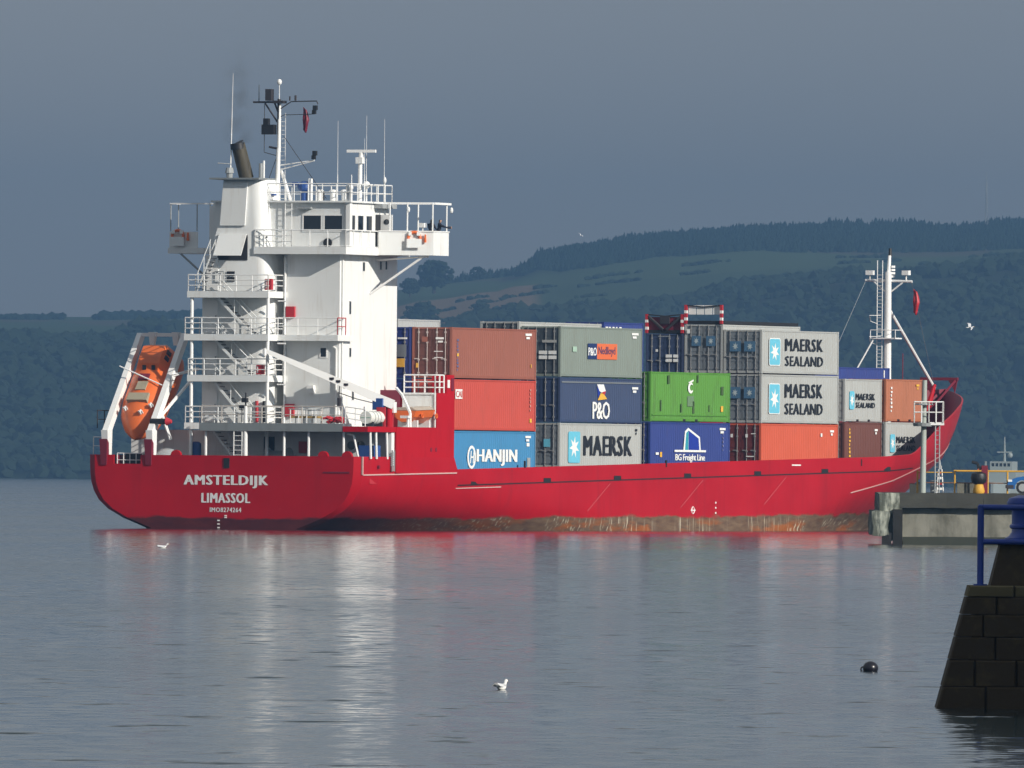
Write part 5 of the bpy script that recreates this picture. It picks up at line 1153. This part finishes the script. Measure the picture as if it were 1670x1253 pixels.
MB().tube((.02, 0, 3.22), (.02, 0, 3.38), .5, .55, 16).build('platform', steel, t); MB().tube((.02, 0, 4.25), (.02, 0, 4.33), .45, .45, 16).build('ring_shelf', steel, t)
MB().box(.3, 1.0, -.4, .4, 3.28, 3.42).build('walkway', wtrim, t)
rail([(-.45, -.3, 3.4), (-.45, -.35, 3.4), (.25, -.42, 3.4), (.95, -.42, 3.4), (.95, .4, 3.4)], 1.0, (.5,), .3, .035, parent=t)
mb = MB()
for x in (.58, .78): mb.tube((x, -.3, 0), (x, -.3, 3.3), .035, n=6)
for k in range(14): mb.tube((.58, -.3, .15 + .22 * k), (.78, -.3, .15 + .22 * k), .014, n=5)
mb.build('ladder', steel, t)
t = empty('pier_railing', 'yellow pipe railing along the back of the concrete pier', 'railing', Matrix.Translation((18.9, 777.8, PZ)))
for x in (.75, 2.55, 4.0, 4.15, 5.1, 6.0, 7.2, 8.6, 10.2): MB().tube((x, 0, 0), (x, 0, 1.08), .045, n=8).build('post', yellow, t)
MB().tube((2.5, 0, 1.08), (12, 0, 1.08), .045, n=8).build('top_rail', yellow, t); MB().tube((.7, 0, 1.0), (2.5, 0, 1.0), .025, n=6).build('thin_rail', yellow, t); MB().tube((.7, 0, .5), (12, 0, .5), .028, n=8).build('middle_rail', worn('rusty_rail', (.2, .1, .06), (.3, .2, .05), .5), t)
t = empty('harbour_beacon', 'small lattice beacon with red and white bands on the pier', 'beacon', Matrix.Translation((20.75, 778.2, PZ)))
for a in range(4):
    c = (.16 * (1 if a % 2 else -1), .16 * (1 if a // 2 else -1)); MB().tube((*c, 0), (c[0] * .5, c[1] * .5, 1.15), .03, n=5).build('leg', wtrim, t)
for k in range(4): MB().box(-.15 + k * .02, .15 - k * .02, -.15 + k * .02, .15 - k * .02, .15 + k * .26, .26 + k * .26).build('band', safety_red if k % 2 else wtrim, t)
MB().tube((0, 0, 1.15), (0, 0, 1.32), .09, .09, 8).tube((0, 0, 1.32), (0, 0, 1.6), .05, .01, 8).build('lantern', steel, t)
t = empty('quay_capstan', 'black drum with yellow base and dark hooked arm on the pier left of the car', 'capstan', Matrix.Translation((22.6, 777.0, PZ)))
MB().lathe([(.26, 0), (.30, .1), (.22, .45), (.18, .5)], n=16).build('base', yellow, t, smooth=True); MB().lathe([(.2, .42), (.36, .55), (.40, .75), (.36, .95), (.15, 1.05)], n=16).build('drum', black, t, smooth=True)
MB().box(.12, .42, -.1, .15, 0, 1.35).build('post', maroon, t); MB().path([(.25, 0, 1.3), (.0, 0, 1.2), (-.08, 0, 1.45), (-.35, 0, 1.52)], .07).build('arm', black, t)
for i, (x, w, h, m) in enumerate(((19.3, .5, .45, conc_d), (20.3, .45, .6, steel), (21.6, .9, .5, conc))):
    o = rough_box((0, w, 0, .5, 0, h), 4, .03, 60 + i).build('mooring_block', m); o.location = (x, 778.6, PZ + .01); tag(o, ('dark low block beside the pole foot on the pier', 'grey box between pole and beacon on the pier', 'low concrete block between the beacon and the capstan')[i], 'block')
# car
car = empty('parked_car', 'blue hatchback parked on the pier, its front cut by the right picture edge', 'car', Matrix.Translation((24.0, 777.6, PZ)) )
carp = mat('blue_car_paint', (.02, .12, .36), .25, 0, .6)
def arc(cx_, r, a0, a1, z0=.3, n=7): return [(cx_ + r * math.cos(rad(a0 + (a1 - a0) * i / n)), z0 + r * math.sin(rad(a0 + (a1 - a0) * i / n))) for i in range(n + 1)]
low = [(3.98, .28), (3.98, .55), (3.95, .82), (.95, .86), (.5, .80), (.12, .66), (0, .5), (.02, .25)] + [(.33, .22)] + arc(.72, .36, 190, -10) + [(1.1, .2), (2.85, .2)] + arc(3.25, .36, 190, -10) + [(3.7, .22)]
mb = MB().prism(low, 0, 1.62); mb.build('body', carp, car)
MB().loft([[(1.05, y, .85), (3.95, y, .83), (3.55, yi, 1.36), (3.0, yi, 1.44), (2.0, yi, 1.43), (1.6, yi, 1.32)] for y, yi in ((.04, .2), (1.58, 1.42))]).build('cabin', carp, car)
for pl_ in ([(1.35, .92), (1.75, 1.27), (2.35, 1.36), (2.35, .92)], [(2.45, .92), (2.45, 1.36), (3.0, 1.36), (3.4, 1.25), (3.5, .92)]): MB().add([(x, .03 + (z - .85) * .27, z) for x, z in pl_], [(0, 1, 2, 3) if len(pl_) == 4 else (0, 1, 2, 3, 4)]).build('side_window', glass, car)
for cx_ in (.72, 3.25):
    w = MB().tube((cx_, -.01, .3), (cx_, .2, .3), .30, .30, 18).build('wheel', black, car); MB().tube((cx_, -.03, .3), (cx_, .0, .3), .19, .19, 12).build('rim', steel, w)
bx('headlight', sign_white, car, .02, .22, -.012, .1, .58, .68); bx('bumper', dk, car, -.05, .3, -.02, 1.64, .26, .42)
# grey-white vessel far behind
t = empty('distant_vessel', 'pale patrol vessel seen bow on beyond the pier at the right edge', 'vessel', Matrix.Translation((79.5, 2600, 0)) @ Matrix.Rotation(rad(-98), 4, 'Z'))
pv = mat('pale_grey_ship_paint', (.26, .30, .30), .5)
MB().loft([[(x, -w, -1), (x, w, -1), (x, w * 1.1, 2.6), (x, -w * 1.1, 2.6)] for x, w in ((-16, 2.9), (4, 3.1), (11, 2.2), (16, .2))]).build('hull', pv, t)
bx('deckhouse', pv, t, -9, 5, -2.6, 2.6, 2.6, 4.4); w_ = bx('wheelhouse', pv, t, -5, 3, -1.8, 1.8, 4.4, 6.0)
for k in range(5): bx('window', glass, w_, 3.0, 3.03, -1.5 + k * .64, -1.1 + k * .64, 5.2, 5.7)
MB().tube((-2, 0, 6), (-2, 0, 10), .25, .08, 8).box(-2.2, -1.8, -1.2, 1.2, 7.4, 7.6).ell((-2, .9, 7.0), .45, .45, .45).build('mast', pv, t)
bx('orange_boat', orange, t, -7, -4, -4.6, -3.2, 3.4, 4.8); bx('deck_crane', pv, t, -6, -5.6, -3.6, -3.3, 4.6, 6.0)

# ------------------------------------------------------------------ dark stone jetty in the foreground
stone_m = worn('wet_algae_stone', (0.050, 0.036, 0.019), (0.12, 0.095, 0.04), .8, .75, streak=(2.2, 2.2, 2.2), scale=1.0, fade=.3, spec=.25, bump=.03)
cap_m = worn('mossy_cap_stone', (0.11, 0.095, 0.05), (0.17, 0.15, 0.09), .6, .85, streak=(3, 3, 3), scale=1.2, fade=.25, spec=.2, bump=.02)
JY = 223.9
jet = empty('stone_jetty', 'dark wet stone jetty with sloping end wall at the lower right', 'jetty', Matrix.Translation((6.0, JY, 0)))
courses = [(1.71, 1.55), (1.55, 1.30), (1.30, .99), (.99, .67), (.67, .30), (.30, -.10), (-.10, -.6)]
edge_x = lambda z: -.05 + .44 * (z / 1.71)
for k, (zt, zb) in enumerate(courses):
    x = edge_x(zt); n = 0
    while x < 4.2:
        w = random.uniform(.55, 1.25) if k else random.uniform(.9, 1.5)
        if n == 0: w = (.62, .42, .30, .55, .35, .6, .5)[k]
        x1 = x + w; yo = random.uniform(-.02, .02) - (1.71 - (zt + zb) / 2) * .10 - (.02 if k == 0 else 0)
        g = .012; xl_t, xl_b = (x, x - (edge_x(zt) - edge_x(zb))) if n == 0 else (x + g, x + g)
        c = .02
        bm_ = MB().loft([[(xl_b + e, yo + e2, zb + g), (x1 - e, yo + e2, zb + g), (x1 - e, yo + e2 - .02 * 0, zt - e), (xl_t + e, yo + e2, zt - e)] for e, e2 in ((c, -.02), (0, .01), (0, 1.2))])
        bm_.build('stone_block', cap_m if k == 0 else stone_m, jet); x = x1; n += 1
    y0 = 1.0 - .1
# core and the run of the jetty beyond the picture
MB().hexa([(.12, .12, -1.5), (30, .12, -1.5), (30, 2.0, -1.5), (.12, 2.0, -1.5)], [(.50, .2, 1.50), (30, .2, 1.50), (30, 2.0, 1.50), (.50, 2.0, 1.50)]).build('core', stone_m, jet)
MB().box(4.3, 30, -.12, 14, 1.45, 1.70).build('coping', cap_m, jet); MB().box(7.5, 26, -14, -2.5, -1.5, 7.6).build('added_shade_wall', stone_m, jet); MB().hexa([(.42, .95, 1.4), (4.3, .95, 1.4), (4.3, 2.05, 1.4), (.42, 2.05, 1.4)], [(.44, .95, 1.69), (4.3, .95, 1.69), (4.3, 2.05, 1.69), (.44, 2.05, 1.69)]).build('coping', cap_m, jet)  # the tall wall is an addition out of view, there to shade the jetty
t = empty('stone_plinth', 'dark tapered stone plinth under the blue bollard on the jetty', 'plinth', Matrix.Translation((7.55, JY + .85, 1.70)))
MB().hexa([(-.86, -.6, 0), (.86, -.6, 0), (.86, .6, 0), (-.86, .6, 0)], [(-.72, -.5, .58), (.72, -.5, .58), (.72, .5, .58), (-.72, .5, .58)]).build('block', stone_m, t)
MB().box(-.76, .76, -.54, .54, .58, .62).build('top_slab', cap_m, t)
t = empty('mooring_bollard', 'bright blue cast iron bollard at the right picture edge', 'bollard', Matrix.Translation((7.34, JY + .85, 2.32)))
jb = worn('jetty_blue_paint', (0.02, 0.055, 0.32), (.03, .05, .10), .5, .35, scale=3)
MB().lathe([(.44, 0), (.44, .05), (.38, .08), (.34, .14), (.34, .42), (.36, .46), (.40, .50), (.41, .55), (.38, .61), (.25, .65)], n=24).build('body', jb, t, smooth=True)
MB().lathe([(.345, .18), (.37, .2), (.37, .23), (.345, .25)], n=24).build('collar', jb, t, smooth=True)
t = empty('jetty_railing', 'blue pipe railing along the edge of the stone jetty', 'railing', Matrix.Translation((6.55, JY + .25, 1.70)))
for x in (0, 2.4, 4.8): MB().tube((x, 0, 0), (x, 0, 1.12), .048, n=10).tube((x, 0, 0), (x, 0, .03), .1, .1, 10).build('post', jb, t, smooth=True)
for z, n_ in ((1.10, 'top_rail'), (.62, 'middle_rail')): MB().tube((-.03, 0, z), (6, 0, z), .04, n=10).build(n_, jb, t, smooth=True)

# ------------------------------------------------------------------ small things on and over the water
t = empty('mooring_buoy', 'small dark round buoy floating left of the stone jetty', 'buoy', Matrix.Translation((5.97, 266.0, 0)))
MB().ell((0, 0, .05), .13, .13, .115, 16, 9).build('float', mat('wet_black_rubber', (.008, .008, .014), .3), t, smooth=True); MB().torus((-.12, 0, .03), (0, 1, 0), .04, .012, 10, 6).build('ring', dk, t)
gull_w = mat('gull_white', (.78, .78, .76), .7); gull_g = mat('gull_grey', (.55, .56, .58), .7)
def gull(loc, rz, flying, label, s=1.0, bank=0.0):
    t = empty('gull', label, 'gull', Matrix.Translation(loc) @ Matrix.Rotation(rad(rz), 4, 'Z') @ Matrix.Rotation(rad(bank), 4, 'X') @ Matrix.Scale(s, 4), 'gulls')
    n = 10
    rings = [[(x, r * math.cos(2 * math.pi * i / n), z + r * .9 * math.sin(2 * math.pi * i / n)) for i in range(n)] for x, r, z in ((-.24, .012, .09), (-.14, .045, .07), (-.02, .075, .05), (.09, .062, .06), (.15, .038, .12), (.17, .036, .17), (.21, .04, .2), (.25, .025, .2), (.27, .008, .19))]
    if flying: rings = [[(x, y, z * .2 + (zz - z) if False else zz * .45) for (x, y, zz) in r] for r, z in zip(rings, [0] * 9)]
    MB().loft(rings).build('body', gull_w, t, smooth=True)
    MB().tube((.26, 0, .19 if not flying else .085), (.31, 0, .18 if not flying else .08), .012, .004, 6).build('beak', sign_yel, t)
    for s_ in (-1, 1):
        if flying: MB().loft([[(x0, s_ * y, z), (x1, s_ * y, z + .012), (x0 - .0, s_ * y, z + .02)] for x0, x1, y, z in ((.10, -.08, .05, .05), (.14, -.05, .28, .16), (.06, -.06, .45, .15), (-.08, -.12, .64, .08))]).build('wing', gull_g, t)
        else: MB().loft([[(x, s_ * (.055 + .02 * k), z), (x, s_ * (.075 - .015 * k), z + .05), (x, s_ * .02, z + .05 + .02)] for k, (x, z) in enumerate(((.08, .07), (-.05, .07), (-.27, .09)))]).build('wing', gull_g, t)
gull((-.115, 239, -.01), 65, False, 'white gull floating on the water in the centre foreground', .72)
gull((-14.5, 671, -.01), 10, False, 'tiny white gull floating below the ship stern', .9)
gull((4.6, 1100, 19.6), 60, True, 'white gull flying before the wooded hill crest', .35, 35)
gull((19.9, 700, 9.75), 15, True, 'gull gliding to the right of the foremast', .7, 20)
